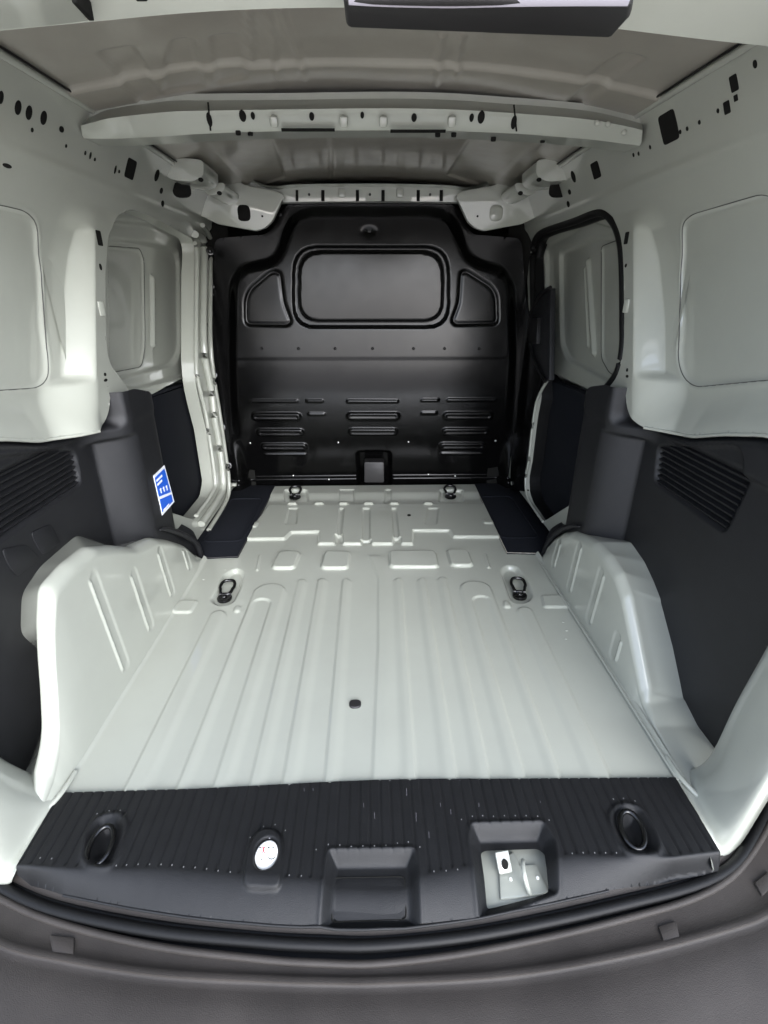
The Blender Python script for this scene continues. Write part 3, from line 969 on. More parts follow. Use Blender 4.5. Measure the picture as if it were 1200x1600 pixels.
u = np.arange(-.73, .76, .005); v = np.arange(-.01, 1.30, .005)
bulk = sheet('bulkhead', u, v, lambda U, V: (U, BY(U, V), V), BULK, keep=lambda U, V: poly_sdf(U, V, rnd(b_out, .03, 4)), label='satin black steel bulkhead with blanked window')
for a in (175, 303, 430, 560, 702, 810, 930):
    x, z = bk(CR([(a, 588)]), YB - .03)[0]
    y = float(BY(np.array([x]), np.array([z]))[0])
    disc('rivet', (x, y, z), (0, -1, 0), .0065, .0065, BULK, bulk, .004, n=12, dome=.002)
for a, b in ((132, 920), (440, 918), (686, 916), (990, 912), (277, 1048), (405, 1058), (760, 1044), (855, 1048)):
    x, z = bk(CR([(a, b)]), YB)[0]
    y = float(BY(np.array([x]), np.array([z]))[0])
    disc('bolt_head', (x, y, z), (0, -1, 0), .005, .005, STEEL, bulk, .004, n=8, dome=.001)
q = rnd(bk(CR([(532, 984), (600, 984), (600, 1054), (532, 1054)]), YB - .01), .008, 4)
prism('tunnel_cover', ([(x, YB - .006, z) for x, z in q], [(x, YB + .06, z) for x, z in q]), LAMP, bulk, .003)
for s, Q in ((1, [(828, 372), (824, 440), (826, 480), (836, 545), (846, 590), (840, 618), (833, 650), (826, 700), (821, 745), (824, 768), (798, 766), (808, 372)]),
             (-1, [(333, 372), (326, 420), (325, 520), (333, 590), (342, 650), (350, 705), (356, 752), (376, 766), (350, 372)])):
    q = rnd(sd(Q, s * .696), .006, 3)
    prism('side_flange', ([(s * .692, y, z) for y, z in q], [(s * .703, y, z) for y, z in q]), BULK, bulk, .001)
# metal skins either side of the bulkhead
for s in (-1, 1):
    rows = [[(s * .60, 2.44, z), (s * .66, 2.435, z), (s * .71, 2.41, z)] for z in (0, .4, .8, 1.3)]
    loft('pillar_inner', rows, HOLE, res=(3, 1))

# ================================================================ ROOF, HEADERS, BEAM
def roof_z(x, y):
    z = 1.345 - .05 * (np.abs(x) / .60) ** 2.2 - .012 * ((y - 1.6) / .8) ** 2
    return z


CREASE = [(387, 14, 394, 93), (418, 14, 434, 117), (439, 14, 476, 121), (690, 60, 683, 130), (720, 60, 712, 120)]


def rz(U, V):
    z = roof_z(U, V)
    for a, b, c, d in CREASE:
        p0 = at(a, b, 2, 1.335)[:2]; p1 = at(c, d, 2, 1.335)[:2]
        z = z - .004 * seg(U, V, p0, p1, .008)
    # broad pressed fields
    for Q in ([(150, 60), (205, 60), (245, 125), (215, 135)], [(270, 60), (300, 60), (320, 128), (250, 128)], [(940, 90), (975, 65), (1010, 65), (900, 150), (880, 150)],
              [(330, 60), (375, 60), (385, 118), (340, 125)]):
        z = z + .0055 * pad(U, V, [at(a, b, 2, 1.33)[:2] for a, b in Q], .014, .01)
    for Q in ([(320, 215), (420, 210), (445, 275), (395, 282)], [(840, 213), (740, 212), (700, 272), (760, 282)], [(515, 212), (519, 212), (519, 280), (515, 280)]):
        z = z + .006 * pad(U, V, [at(a, b, 2, 1.33)[:2] for a, b in Q], .015, .01)
    # flange against the beam
    z = z - .010 * ss(V, 1.255, 1.268) * (1 - ss(V, 1.50, 1.52)) * (1 + .08 * np.sin(U * 22))
    z = z + .002 * noise2(U, V, 12, 21)
    return z


u = np.arange(-.615, .62, .006); v = np.arange(.74, 2.40, .006)
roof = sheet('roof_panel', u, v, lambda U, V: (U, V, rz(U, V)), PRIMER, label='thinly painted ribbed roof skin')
# dark joint between roof and rail
for s in (-1, 1):
    tube('roof_joint', [(s * .603, y, roof_z(.603, y) - .008) for y in np.linspace(.75, 2.35, 14)], .007, PAINT, roof, n=8)
    tube('roof_joint', [(s * .592, y, roof_z(.592, y) - .006) for y in np.linspace(.75, 2.35, 14)], .0022, RUBBER, roof, n=6)

# middle roof beam
TOP = [(126, 188), (145, 181), (175, 170), (260, 158), (320, 157), (450, 156), (600, 154), (700, 156), (802, 163), (870, 168), (930, 175), (985, 188), (1004, 194)]
BOT = [(128, 211), (141, 212), (180, 212), (260, 208), (324, 204), (450, 200), (600, 199), (700, 200), (802, 204), (870, 209), (930, 214), (976, 220), (1002, 223)]
YM = 1.34
T3 = [at(a, b, 1, YM + .030) for a, b in TOP]; B3 = [at(a, b, 1, YM + .02) for a, b in BOT]
M3 = [at(a, .72 * b + .28 * d, 1, YM - .004) for (a, b), (c, d) in zip(TOP, BOT)]; N3 = [at(a, .66 * b + .34 * d, 1, YM - .008) for (a, b), (c, d) in zip(TOP, BOT)]
rows = [[(x, y, z + .012) for x, y, z in T3], T3,
        [tuple(np.array(q) + np.array((0, .003, 0))) for q in M3],
        [tuple(np.array(q)) for q in N3],
        [tuple(.25 * np.array(t) + .75 * np.array(b) + np.array((0, 0, 0))) for t, b in zip(N3, B3)],
        B3, [(x, y + .006, z - .004) for x, y, z in B3], [(x, y + .075, z - .002) for x, y, z in B3], [(x, y + .085, z + .03) for x, y, z in B3]]
beam = loft('roof_beam', rows, PAINT, res=(8, 1), sharp=28, label='pressed steel roof bow across the middle of the roof')


def beam_row(f, lift, a=327, b=803, n=12):
    o = []
    for k in range(n + 1):
        px_ = a + (b - a) * k / n
        t, bb = np.interp(px_, *zip(*TOP)), np.interp(px_, *zip(*BOT))
        p_ = Vector(at(px_, t + (bb - t) * f, 1, YM - .01 + .03 * f))
        o.append(tuple(p_ + Vector((0, -.86, -.5)) * lift))
    return o


loft('beam_plate', [beam_row(.30, -.002), beam_row(.36, .006), beam_row(.74, .006), beam_row(.97, .003), beam_row(1.0, -.004)], PAINT, beam, res=(3, 1), sharp=30)


def on_beam(px, py):
    f = (py - np.interp(px, *zip(*TOP))) / (np.interp(px, *zip(*BOT)) - np.interp(px, *zip(*TOP)))
    return Vector(at(px, py, 1, YM - .01 + .03 * f - .0085))


bn = Vector((0, -.86, -.5))
for a, b, rx, ry in ((379, 181, 4, 5), (395, 181, 2.4, 3.2), (487, 182, 3, 3.5), (566, 180, 2.2, 2.8), (647, 184, 3.2, 3.5), (737, 184, 2.6, 3.5), (752, 183, 4.2, 5.5), (803, 191, 3.2, 6), (327, 187, 3, 6)):
    d = 1.42 / F_PX
    disc('dark_hole_disc', on_beam(a, b), bn, rx * d, ry * d * 1.2, HOLE, beam, .001, n=14)
for a, b, c in ((440, 523, 203), (610, 696, 205)):
    p0, p1 = Vector(at(a, c, 1, YM + .008)), Vector(at(b, c, 1, YM + .008))
    tube('beam_slot', [p0, p1], .006, HOLE, beam, n=8, flat=.5)
for a in (428, 537, 599, 706):
    p0 = Vector(at(a, 190, 1, YM)); box('beam_gusset', p0, (.018, .014, .022), PAINT, beam, .006, rot=Matrix.Rotation(.5, 3, 'X'))
for a, b0, b1 in ((325, 160, 204), (803, 164, 205)):
    pts = [on_beam(a + (k * 1.0), b0 + (b1 - b0) * k / 4) for k in range(5)]
    tube('beam_joint', pts, .0018, HOLE, beam, n=6)
for a, b in ((205, 203 + 8), (283, 213), (372, 206), (391, 207), (684, 209), (709, 209), (771, 216), (848, 218)):
    disc('dark_hole_disc', Vector(at(a, b, 2, 1.248)), (0, 0, -1), .006, .004, HOLE, beam, .006, n=10, up=(0, 1, 0))
for a, b in ((933, 192), (950, 194), (975, 207)):
    disc('spot_weld', on_beam(a, b), bn, .006, .006, PAINT, beam, .003, n=10, dome=.002)

# front header above the bulkhead
YH = 2.32
hT = bk([(335, 262), (400, 288), (430, 296), (470, 293), (585, 292), (690, 294), (730, 298), (765, 288), (835, 262)], YH)
hB = bk([(335, 300), (400, 312), (432, 316), (470, 315), (585, 314), (690, 315), (730, 316), (765, 312), (835, 300)], YH)
rows = [[(x, YH - .03, z + .006) for x, z in hT], [(x, YH, z) for x, z in hT], [(x, YH + .004, z) for x, z in hB], [(x, YH + .05, z) for x, z in hB]]
head = loft('front_header', rows, PAINT, res=(6, 1), sharp=30)
for a, b in ((462, 466), (502, 507), (556, 561), (596, 601), (651, 656), (687, 692)):
    q = bk([(a, 297), (b, 297), (b, 314), (a, 314)], YH)
    prism('header_slot', ([(x, YH - .003, z) for x, z in q], [(x, YH + .02, z) for x, z in q]), HOLE, head, .001)
for a in (534, 625):
    x, z = bk([(a, 302)], YH)[0]; box('header_gusset', (x, YH - .004, z), (.028, .012, .03), PAINT, head, .005)
for a in (483, 578, 672):
    x, z = bk([(a, 304)], YH)[0]; disc('spot_weld', (x, YH, z), (0, -1, 0), .005, .005, LAMP, head, .003, n=10)
# corner gussets: flat plate, rounded bracket, bump
for s in (-1, 1):
    m = (lambda a: a) if s < 0 else (lambda a: 1156 - a)
    G = [(255, 262), (300, 262), (345, 268), (385, 290), (432, 298), (444, 305), (436, 322), (425, 346), (414, 356), (400, 361), (340, 350), (300, 330), (262, 300)]
    q = rnd(bk([(m(a), b) for a, b in G], 2.27), .012, 3)
    g = prism('corner_gusset', ([(x, 2.27 + .05 * max(0, (abs(x) - .55)) * -1, z) for x, z in q], [(x, 2.30, z) for x, z in q]), PAINT, ROOT, .003)
    x, z = bk([(m(381), 333)], 2.27)[0]
    disc('round_plug' if s > 0 else 'dark_hole_disc', (x, 2.268, z), (0, -1, 0), .026, .028, PAINT if s > 0 else HOLE, g, .006 if s > 0 else .001, square=.5, dome=.003 if s > 0 else 0)
    x, z = bk([(m(410), 338)], 2.27)[0]; disc('dark_hole_disc', (x, 2.268, z), (0, -1, 0), .004, .004, HOLE, g, .001, n=10)
    # rounded bracket (box section end) below the roof
    Bq = [(250, 250), (292, 247), (318, 250), (318, 276), (300, 284), (268, 281), (250, 268)]
    q = rnd(bk([(m(a), b) for a, b in Bq], 1.86), .015, 4)
    br = prism('strut_bracket', ([(x, 1.86, z) for x, z in q], [(x, 2.02, z) for x, z in q]), PAINT, ROOT, .018, seg_=4)
    q = rnd(bk([(m(a), b) for a, b in [(322, 288), (352, 285), (350, 300), (330, 306), (318, 300)]], 2.06), .015, 4)
    prism('bracket_bulge', ([(x, 2.06, z) for x, z in q], [(x, 2.29, z) for x, z in q]), PAINT, br, .014, seg_=4)
    x, z = bk([(m(284), 297)], 1.93)[0]
    disc('dark_hole_disc', (x, 1.93, z), (0, -1, 0), .030, .022, HOLE, br, .001, square=.4)
    for a, b in ((314, 281), (343, 302)):
        x, z = bk([(m(a), b)], 1.86)[0]; disc('dark_hole_disc', (x, 1.858, z), (0, -1, 0), .008, .006, HOLE, br, .001, n=12)

# rear header (inner edge of the rear doorway roof)
HL = [(-60, 52), (0, 47), (70, 41), (142, 33)]
def hdr(pts, z=1.235): return [at(a, b, 2, z) for a, b in pts]
e1 = hdr([(-120, 60), (0, 47), (150, 32), (330, 16), (540, 10), (760, 18), (960, 43), (1100, 60), (1200, 71), (1320, 88)])
rows = [[(x, y, z + .05) for x, y, z in e1], e1, [(x, y - .010, z - .005) for x, y, z in e1], [(x, y - .14, z + .045) for x, y, z in e1], [(x, y - .20, z + .08) for x, y, z in e1], [(x, y - .21, z + .14) for x, y, z in e1]]
rh = loft('rear_header', rows, PAINT, res=(6, 1), sharp=40)
# overlapping left corner sheet with its dark gap
e2 = hdr([(-120, 62), (0, 48), (80, 41), (142, 34)], 1.228)
loft('header_corner', [[(x, y, z + .003) for x, y, z in e2], [(x, y - .01, z - .003) for x, y, z in e2], [(x, y - .13, z + .036) for k, (x, y, z) in enumerate(e2)]], PAINT, rh, res=(6, 1))
q = hdr([(112, 4), (120, 4), (148, 33), (139, 33)], 1.222)
prism('header_gap', ([(x, y, z - .0) for x, y, z in q], [(x, y, z + .02) for x, y, z in q]), HOLE, rh, .001)
q = hdr([(212, 0), (232, 0), (230, 3), (214, 3)], 1.215)
prism('header_slot', ([(x, y, z) for x, y, z in q], [(x, y, z + .02) for x, y, z in q]), HOLE, rh, .001)
# lamp and lock housing hanging from the header
a_ = at(541, 46, 2, 1.19); b_ = at(955, 62, 2, 1.19); c_ = at(985, 30, 2, 1.19); d_ = at(988, 10, 2, 1.19); e_ = at(536, 2, 2, 1.19)
low = [a_, ((a_[0] + b_[0]) / 2, (a_[1] + b_[1]) / 2, 1.19), b_, c_, (d_[0], d_[1], 1.19), ((e_[0] + d_[0]) / 2, (e_[1] + d_[1]) / 2 - .004, 1.19), e_]
hs_ = prism('lock_housing', (low, [(x, y, 1.27) for x, y, z in low]), LAMP, ROOT, .006, seg_=3)
hs_['label'] = 'dark box housing hanging under the rear header'
rr_ = [at(x_, y_, 2, 1.19) for x_, y_ in ((545, 9), (600, 12), (700, 14), (800, 12), (900, 11), (978, 11))]
loft('housing_face', [[(x, y - .004, z - .001) for x, y, z in rr_], [(x, y - .010, z + .004) for x, y, z in rr_], [(x, y - .012, z + .06) for x, y, z in rr_]], PALE_GREY, hs_, res=(4, 1))  # rear face of the dark box, its daylight put into a paler colour
x, y, z = at(650, 2, 2, 1.193)
box('lamp', (x, y - .012, z + .006), (.02, .006, .010), WHITEDISC, hs_, .002)

# ================================================================ REAR SILL, SCUFF PLATE, SEALS, BUMPER
SY0 = .44
scuff_edge_px = [(-40, 1345), (20, 1372), (100, 1402), (250, 1430), (400, 1447), (500, 1452), (600, 1454), (750, 1437), (950, 1395), (1120, 1350), (1180, 1325)]
scuff_edge = [at(a, b, 2, -.03) for a, b in scuff_edge_px]
sex = [q[0] for q in scuff_edge]; sey = [q[1] for q in scuff_edge]
front_px = [(95, 1242), (300, 1233), (585, 1219), (800, 1217), (1052, 1218)]
frx, fry = zip(*[at(a, b, 2, .006)[:2] for a, b in front_px])
# where the flat ribbed top ends and the sloped nose begins
nose_px = [(20, 1352), (130, 1358), (260, 1357), (400, 1370), (500, 1376), (620, 1378), (700, 1360), (760, 1352), (900, 1337), (1050, 1340), (1130, 1330)]
nox, noy = zip(*[at(a, b, 2, .006)[:2] for a, b in nose_px])
SL = [at(a, b, 2, .0)[:2] for a, b in ((95, 1242), (24, 1362))]; SR = [at(a, b, 2, .0)[:2] for a, b in ((1054, 1218), (1130, 1345))]
hookL = fl([(128, 1352), (136, 1300), (155, 1276), (185, 1272), (196, 1284), (190, 1320), (176, 1356)], .006)
hookR = fl([(975, 1335), (955, 1290), (955, 1268), (975, 1256), (1000, 1262), (1022, 1295), (1034, 1334)], .006)
btn = fl([(379, 1388), (388, 1325), (402, 1300), (425, 1296), (440, 1306), (444, 1330), (438, 1391)], .006)
latchT = fl([(497, 1440), (508, 1352), (513, 1328), (648, 1326), (655, 1352), (660, 1437)], .004)
latchI = fl([(512, 1445), (520, 1362), (642, 1360), (643, 1442)], -.02)
strT = fl([(750, 1425), (732, 1316), (735, 1286), (850, 1283), (868, 1312), (878, 1385)], .006)
strH = fl([(762, 1412), (751, 1334), (758, 1330), (840, 1327), (850, 1335), (858, 1392), (846, 1398)], -.02)


def scuff_z(x, y):
    ns = np.interp(x, nox, noy)
    ed = np.interp(x, sex, sey)
    t = np.clip((ns - y) / np.maximum(ns - ed, .01), 0, 1.2)
    z = .007 - .030 * t ** 1.6 + .0 * x
    # fine fore-aft ribs on the flat top
    fr = np.interp(x, frx, fry)
    flat_ = ss(y, ns + .002, ns + .008)
    wv = (np.abs(((x / .0205) % 1) - .5) * 2)
    keepoff = np.clip(pad(x, y, hookL, .02, .02) + pad(x, y, hookR, .02, .02) + pad(x, y, btn, .02, .02) + pad(x, y, latchT, .02, .01) + pad(x, y, strT, .02, .01), 0, 1)
    z = z - .0026 * (1 - ss(wv, .06, .26)) * flat_ * (1 - keepoff)
    # pockets
    for H in (hookL, hookR):
        sdv = poly_sdf(x, y, rnd(H, .03))
        z = z - .020 * (1 - ss(sdv, -.030, 0)) + .003 * np.exp(-((sdv - .002) / .005) ** 2)
    sdv = poly_sdf(x, y, rnd(btn, .014))
    z = z + .008 * (1 - ss(sdv, -.003, .002)) - .010 * (1 - ss(poly_sdf(x, y, BOV), -.006, .001))
    # latch recess
    sdv = poly_sdf(x, y, rnd(latchT, .008))
    z = z - .024 * (1 - ss(sdv, -.022, .001)) + .002 * np.exp(-(sdv / .004) ** 2)
    sdv = poly_sdf(x, y, rnd(strT, .01))
    z = z - .026 * (1 - ss(sdv, -.024, .001)) + .002 * np.exp(-(sdv / .004) ** 2)
    return z


bc = fl([(416, 1334)], .012)[0]
BOV = [(bc[0] + .0235 * math.cos(t), bc[1] + .030 * math.sin(t)) for t in np.linspace(0, 2 * math.pi, 24, endpoint=False)]


def scuff_keep(x, y):
    P = [SL[0]] + list(zip(frx, fry))[1:-1] + [SR[0], SR[1]] + [(a, b) for a, b, _ in scuff_edge[::-1][2:-2]] + [SL[1]]
    return np.maximum(poly_sdf(x, y, P), -poly_sdf(x, y, rnd(strH, .006)))


u = np.arange(-.67, .67, .0022); v = np.arange(.46, .72, .0022)
scuff = sheet('sill_cover', u, v, lambda U, V: (U, V, scuff_z(U, V)), SCUFF, keep=scuff_keep, label='black ribbed plastic sill cover with pockets')
# downturned front edge of the cover
rows = [[(x, y, .0065) for x, y in zip(frx, fry)], [(x, y + .002, .004) for x, y in zip(frx, fry)], [(x, y + .002, -.003) for x, y in zip(frx, fry)]]
loft('cover_edge', rows, SCUFF, scuff, res=(6, 1))
tube('cover_bead', [(x, y, float(scuff_z(np.array([x]), np.array([y]))[0]) - .001) for x, y, _ in catmull([Vector(q) for q in scuff_edge[2:-2]], 4)], .0026, SCUFF, scuff, n=8)
# pale nib at the end of each rib
random.seed(4)
def nib_line(pts, parent=scuff):
    for a, b in pts:
        x, y = fl([(a, b)], .006)[0]
        disc('rib_end_mark', (x, y, float(scuff_z(np.array([x]), np.array([y]))[0])), (0, 0, 1), .0010, .0014, NIB, parent, .0005, up=(0, 1, 0), n=8)


nibs = [(152, 1272), (171, 1268), (188, 1267), (63, 1341), (81, 1342), (182, 1353), (198, 1352), (216, 1351), (234, 1351), (252, 1351), (269, 1352), (287, 1355), (305, 1356), (323, 1358), (341, 1361), (360, 1363),
        (391, 1309), (412, 1292), (430, 1289), (446, 1298), (452, 1368), (471, 1369), (494, 1328), (513, 1320), (531, 1321), (549, 1324), (567, 1323), (585, 1323), (603, 1322), (621, 1318), (638, 1316), (656, 1324), (678, 1362), (697, 1361), (715, 1359),
        (721, 1281), (738, 1276), (754, 1275), (771, 1276), (788, 1275), (805, 1275), (822, 1275), (840, 1276), (858, 1282), (894, 1334), (911, 1333), (929, 1333), (946, 1333), (963, 1333), (958, 1249), (974, 1248), (992, 1252)]
nib_line(nibs)
# scuffs: short pale scratches along the ribs
for a, b, L in ((475, 1232, 5), (489, 1232, 4), (568, 1255, 7), (585, 1270, 10), (635, 1232, 12), (688, 1255, 6), (704, 1265, 8), (650, 1270, 14), (670, 1300, 10), (844, 1252, 3), (748, 1255, 6)):
    p0 = fl([(a, b)], .006)[0]; p1 = fl([(a + .5, b + L)], .006)[0]
    tube('scratch_mark', [(p0[0], p0[1], .0066), (p1[0], p1[1], .0066)], .0007, PALE_GREY, scuff, n=4)

# hooks in the pockets
def hook(cx, cy, rx, ry, tilt):
    pts = []
    c0 = fl([(cx, cy)], -.004)[0]
    sc_ = 780 / 1.0
    for k in range(30):
        t = k / 30 * 2 * math.pi
        a = cx + rx * math.cos(t) - tilt * math.sin(t) * ry; b = cy - ry * math.sin(t)
        x, y = fl([(a, b)], .0)[0]
        pts.append((x, y, .002 + .010 * (math.sin(t) * .5 + .5)))
    root = tube('lashing_ring', pts, .0050, RINGMAT, ROOT, closed=True, n=8)
    return root


hk = hook(158, 1326, 17, 29, -.45)
x, y = fl([(127, 1351)], 0)[0]; box('ring_pivot', (x, y, -.002), (.014, .01, .012), PALE_GREY, hk, .002)
hk = hook(987, 1301, 17, 27, .38)
for a in (950, 1020):
    x, y = fl([(a, 1330)], 0)[0]; box('ring_pivot', (x, y, -.004), (.010, .008, .010), PALE_GREY, hk, .002)
# button disc
bz = .010
bd = disc('lamp_button', (bc[0], bc[1], bz - .004), (0, -.25, 1), .0195, .0235, WHITEDISC, ROOT, .006, up=(.25, 1, 0), n=32)
bd['label'] = 'white oval disc with small printed pictograms'
tube('button_ring', [(bc[0] + .0215 * math.cos(t) - .003 * math.sin(t), bc[1] - .002 + .0275 * math.sin(t), .006 - .004 * math.sin(t)) for t in np.linspace(0, 2 * math.pi, 26, endpoint=False)], .0022, RINGMAT, bd, closed=True, n=8)
def mark(pts_px, mat, w=.0008):
    q = [(lambda p_: (p_[0], p_[1], 0))(at(380 + a / 15, 1290 + b / 15, 2, bz + .002)) for a, b in pts_px]
    q = [(x, y, bz + .0022 + .25 * (y - bc[1])) for x, y, _ in q]
    tube('pictogram', q, w, mat, bd, n=6)
mark([(385, 540), (420, 538)], INK, .0011); mark([(425, 540), (520, 542)], RED, .0006); mark([(500, 520), (480, 560), (475, 600)], RED, .0012)
mark([(475, 600), (440, 650)], RED, .0008); mark([(475, 600), (510, 650)], RED, .0008); mark([(430, 765), (442, 785)], INK, .0013)
mark([(580, 540), (615, 543)], INK, .0013); mark([(620, 543), (680, 543)], INK, .0004); mark([(708, 520), (706, 550)], INK, .0013); mark([(704, 550), (690, 640)], INK, .0006)
mark([(585, 725), (610, 760), (660, 772), (710, 760), (740, 730)], INK, .0008); mark([(610, 345), (640, 345)], PALE_GREY, .0008)
# latch recess insert
q = rnd(fl([(520, 1427), (522, 1384), (530, 1374), (620, 1372), (629, 1382), (632, 1424), (625, 1430), (527, 1431)], -.017), .006, 3)
zz = float(scuff_z(np.array([fl([(575, 1400)], -.017)[0][0]]), np.array([fl([(575, 1400)], -.017)[0][1]]))[0])
def ztil(y): return float(scuff_z(np.array([-.003]), np.array([y]))[0]) + .0012
prism('latch_insert', ([(x, y, ztil(y)) for x, y in q], [(x, y, ztil(y) - .004) for x, y in q]), SCUFF, scuff, .0008)
tube('insert_gap', [(x, y, ztil(y) - .0006) for x, y in rnd(fl([(517, 1432), (519, 1372), (632, 1370), (635, 1428)], -.017), .008, 4)], .0012, HOLE, scuff, closed=True, n=6)
# striker seat seen through the opening
q = fl([(735, 1430), (730, 1310), (870, 1310), (875, 1405)], -.045)
seat = prism('striker_seat', ([(x, y, -.045) for x, y in q], [(x, y, -.05) for x, y in q]), PAINT, ROOT, .001)
q = [(a, b) for a, b in ((779, 1345), (803, 1330), (812, 1352), (838, 1350), (858, 1394), (808, 1402), (782, 1404))]
q = fl(q, -.038)
prism('striker_plate', ([(x, y, -.038) for x, y in q], [(x, y, -.045) for x, y in q]), PAINT, seat, .002)
cpx = at(787, 1346, 2, -.02)
lg = box('striker_lug', (cpx[0], cpx[1], -.022), (.026, .006, .034), PAINT, seat, .003, rot=Matrix.Rotation(.15, 3, 'Z') @ Matrix.Rotation(-.9, 3, 'X'))
disc('lug_hole', (cpx[0] + .001, cpx[1] - .0055, -.019), (0, -.6, .8), .006, .008, HOLE, seat, .001, n=14)
tube('striker_loop', [at(817, 1345, 2, -.012), at(817, 1352, 2, -.005), at(820, 1370, 2, -.006), at(823, 1382, 2, -.02), at(828, 1396, 2, -.035)], .0042, PAINT, seat, n=8, res=4)
for a, b in ((798, 1374), (840, 1372)):
    x, y = fl([(a, b)], -.038)[0]; disc('spot_weld', (x, y, -.038), (0, 0, 1), .003, .003, WHITEDISC, seat, .002, up=(0, 1, 0), n=10)

# nested sill lines: cover edge > channel > rubber seal > gutter > lip > bumper
def row(px, z): return [at(a, b, 2, z) for a, b in px]
def off(r, dy, dz): return [(x, y + dy, z + dz) for x, y, z in r]
L0 = row([(-130, 1270), (-60, 1325), (20, 1372), (100, 1402), (250, 1430), (400, 1447), (500, 1452), (600, 1454), (750, 1437), (950, 1395), (1120, 1350), (1170, 1290), (1215, 1190)], -.028)
L1 = row([(-130, 1285), (-60, 1345), (0, 1387), (85, 1425), (240, 1458), (400, 1474), (500, 1480), (600, 1480), (760, 1462), (960, 1420), (1120, 1372), (1180, 1300), (1225, 1195)], -.045)
L2 = row([(-130, 1310), (-60, 1365), (0, 1404), (90, 1442), (240, 1478), (400, 1498), (500, 1505), (600, 1505), (760, 1484), (960, 1440), (1110, 1392), (1180, 1325), (1235, 1215)], -.040)
L3 = row([(-130, 1360), (-60, 1420), (0, 1472), (100, 1497), (250, 1520), (430, 1530), (500, 1532), (600, 1532), (800, 1520), (1000, 1485), (1150, 1445), (1200, 1425), (1280, 1380)], -.040)
L4 = row([(-130, 1640), (-60, 1650), (0, 1660), (100, 1670), (250, 1680), (430, 1690), (500, 1690), (600, 1690), (800, 1690), (1000, 1680), (1150, 1600), (1200, 1590), (1280, 1560)], -.055)
loft('sill_channel', [off(L0, .01, -.006), off(L0, 0, -.010), off(L0, -.004, -.03), off(L1, .004, -.006), L1], BUMPER, ROOT, res=(6, 1))
tube('rear_door_seal', off(L1, 0, .006), .0095, RUBBER, ROOT, n=12, res=6)
tube('seal_lip', off(L1, .014, .000), .005, RUBBER, ROOT, n=8, res=6)
loft('sill_gutter', [L1, off(L1, -.006, -.016), off(L2, .006, -.016), L2], RUBBER, ROOT, res=(6, 1))
tube('gutter_bead', L2, .006, BUMPER, ROOT, n=8, res=6)
M23 = [tuple(.5 * np.array(a) + .5 * np.array(b) + np.array((0, 0, -.003))) for a, b in zip(L2, L3)]
lip = loft('bumper_step', [L2, M23, off(L3, .006, 0), off(L3, .002, .004), off(L3, -.004, .003)], BUMPER, ROOT, res=(6, 1))
bmp = loft('bumper', [off(L3, -.004, .003), off(L3, -.008, -.004), [tuple(.6 * np.array(a) + .4 * np.array(b) + np.array((0, 0, .004))) for a, b in zip(L3, L4)], L4, off(L4, -.06, -.03), off(L4, -.08, -.16), off(L4, -.04, -.30)], BUMPER, ROOT, res=(6, 3), label='dusty dark grey plastic rear bumper')
for pts in ([(78, 1462), (117, 1466), (116, 1493), (82, 1490)], [(1028, 1448), (1056, 1440), (1062, 1466), (1036, 1473)], [(1178, 1380), (1200, 1362), (1212, 1380), (1190, 1402)]):
    q = row(pts, -.041)
    bx_ = prism('buffer_pad', ([(x, y, z + .004) for x, y, z in q], [(x, y, z - .02) for x, y, z in q]), BUMPER, lip, .003)

_e = [tuple(p_) for p_ in (L1[-1], L1[0])]
pth = [_e[0], (.715, .56, .42), (.765, .535, .62), (.757, .535, .84), (.705, .555, 1.05), (.60, .585, 1.235), (.40, .60, 1.285), (0, .61, 1.30),
       (-.40, .60, 1.285), (-.60, .585, 1.235), (-.705, .555, 1.05), (-.757, .535, .84), (-.765, .535, .62), (-.72, .56, .42), _e[1]]
tube('rear_door_seal', pth, .0095, RUBBER, ROOT, n=12, res=6)
# D pillars: pale metal between the trims and the rear seal
Ra = [at(1262, 880, 0, .73), at(1205, 1000, 0, .715), at(1150, 1100, 0, .70), at(1108, 1185, 0, .68), at(1075, 1208, 0, .655), at(1058, 1212, 2, .004)]
Rb = [at(1290, 920, 0, .70), at(1215, 1060, 0, .69), at(1165, 1150, 0, .675), at(1125, 1220, 0, .655), at(1085, 1240, 0, .64), at(1064, 1230, 2, .004)]
Rc = [at(1330, 1040, 0, .70), at(1250, 1130, 0, .68), at(1200, 1200, 0, .66), at(1150, 1270, 0, .65), at(1115, 1300, 0, .635), at(1100, 1290, 2, .004)]
Rd = [at(1330, 1090, 0, .72), at(1255, 1165, 0, .70), at(1206, 1226, 0, .675), at(1160, 1300, 0, .662), at(1125, 1345, 0, .64), at(1112, 1352, 2, -.004)]
Re = off([(x + .03, y, z) for x, y, z in Rd], .018, -.05)
UP = [(.60, .66, 1.22), (.69, .64, 1.04), (.742, .62, .82), (.752, .62, .60)]
def up(dx, dy, s=1): return [(s * (x + dx), y + dy, z) for x, y, z in UP]
Ra, Rb, Rc, Rd, Re = up(0, 0) + Ra, up(-.012, -.03) + Rb, up(-.012, -.075) + Rc, up(.008, -.09) + Rd, up(.10, -.06) + Re
dpr = loft('rear_pillar', [[(x + .02, y + .01, z) for x, y, z in Ra], Ra, Rb, Rc, Rd, Re], PAINT, ROOT, res=(6, 4), label='pale metal foot of the right rear pillar')
c = Vector(at(1172, 1175, 0, .672)); disc('dark_hole_disc', c, (-1, -.5, .2), .0035, .0055, HOLE, dpr, .004, n=12)
La = [at(-110, 1060, 0, -.73), at(-50, 1140, 0, -.715), at(0, 1186, 0, -.70), at(48, 1212, 0, -.685), at(80, 1228, 0, -.66), at(98, 1236, 2, .004)]
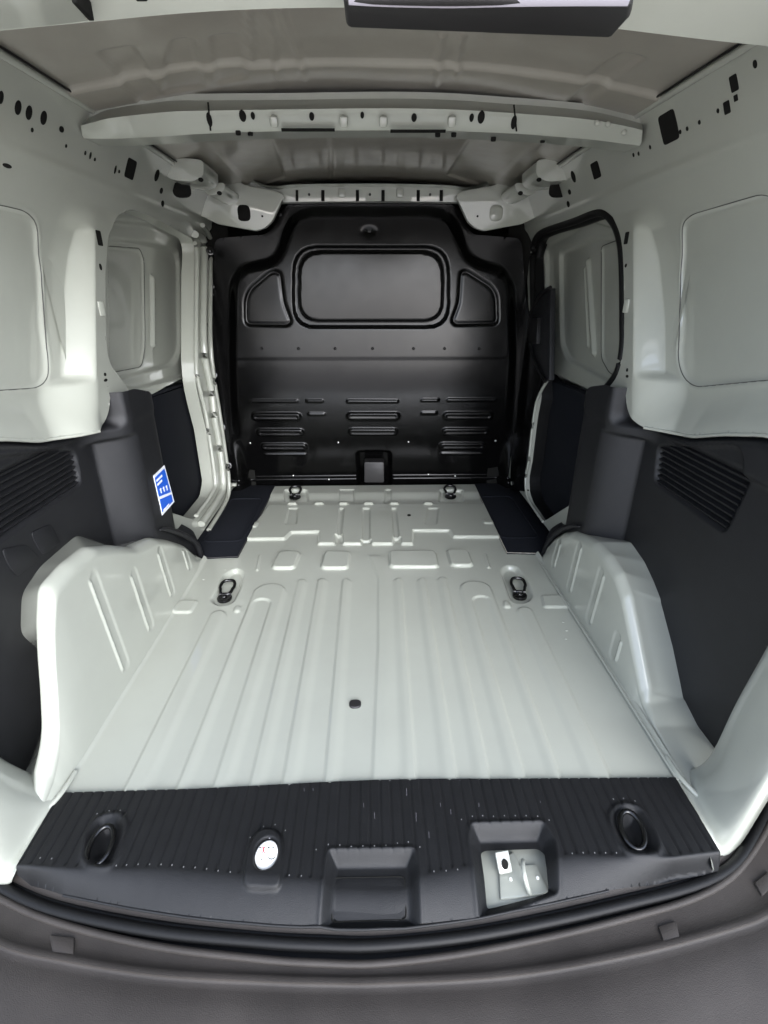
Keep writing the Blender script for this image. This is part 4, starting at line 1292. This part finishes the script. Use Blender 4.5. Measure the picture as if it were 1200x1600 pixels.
Lb = [at(-140, 1120, 0, -.70), at(-70, 1190, 0, -.69), at(-15, 1225, 0, -.672), at(30, 1250, 0, -.655), at(66, 1256, 0, -.64), at(88, 1252, 2, .004)]
Lc = [at(-160, 1200, 0, -.70), at(-90, 1260, 0, -.68), at(-40, 1300, 0, -.665), at(0, 1320, 0, -.65), at(32, 1330, 0, -.64), at(46, 1318, 2, .004)]
Ld = [at(-170, 1260, 0, -.72), at(-110, 1310, 0, -.70), at(-60, 1345, 0, -.68), at(-15, 1372, 0, -.665), at(10, 1376, 0, -.645), at(21, 1370, 2, -.004)]
Le = off([(x - .03, y, z) for x, y, z in Ld], .018, -.05)
La, Lb, Lc, Ld, Le = up(0, 0, -1) + La, up(-.012, -.03, -1) + Lb, up(-.012, -.075, -1) + Lc, up(.008, -.09, -1) + Ld, up(.10, -.06, -1) + Le
dpl = loft('rear_pillar', [[(x - .02, y + .01, z) for x, y, z in La], La, Lb, Lc, Ld, Le], PAINT, ROOT, res=(6, 4), label='pale metal foot of the left rear pillar')
for s, q in ((-1, (96, 1238)), (1, (1063, 1213))):
    x, y, z = at(*q, 2, .01); tube('joint_bead', [(x, y + .05, .006), (x, y, .008), (x + s * .014, y - .04, .004)], .005, PAINT, dpr if s > 0 else dpl, n=8, res=4)

# ================================================================ OUTER SHELL (unseen, added to stop light leaking in behind the inner panels)
SH = material('outer_shell_paint', (.35, .37, .34), rough=.4, coat=.3)
P8 = [(.88, -.30), (.90, .10), (.90, .70), (.80, 1.22), (.66, 1.40), (0, 1.43)]
prof = [(-a, b) for a, b in P8] + [(a, b) for a, b in P8[::-1][1:]]
rows = [[(a, y, b) for a, b in prof] for y in (.56, 1.0, 1.8, 2.62)]
shell = loft('body_shell', rows, SH, res=(4, 1), label='outer skin of the van body, added to stop light leaks')
me = bpy.data.meshes.new('underbody')
me.from_pydata([(-.88, .42, -.14), (.88, .42, -.14), (.88, 2.62, -.14), (-.88, 2.62, -.14)], [], [(0, 1, 2, 3)]); link('underbody', me, HOLE)
me = bpy.data.meshes.new('front_light_stop')
me.from_pydata([(-.9, 2.61, -.3), (.9, 2.61, -.3), (.9, 2.61, 1.43), (-.9, 2.61, 1.43)], [], [(0, 1, 2, 3)]); link('front_light_stop', me, HOLE)  # dark sheet added ahead of the bulkhead to block stray light
# rear ends: body corner posts joining the inner panels to the outer skin
for s in (-1, 1):
    rows = [[(s * a, .50 + .06 * (z > .9), z) for a in (.745, .80, .86, .90)] for z in (.06, .3, .6, .9, 1.15)]
    rows = [[(s * .735, .60, z), (s * .745, .535, z), (s * .80, .52, z), (s * .89, .56, z)] for z in (.10, .3, .6, .9, 1.12, 1.2)]
    loft('corner_post', rows, PAINT, res=(4, 2))
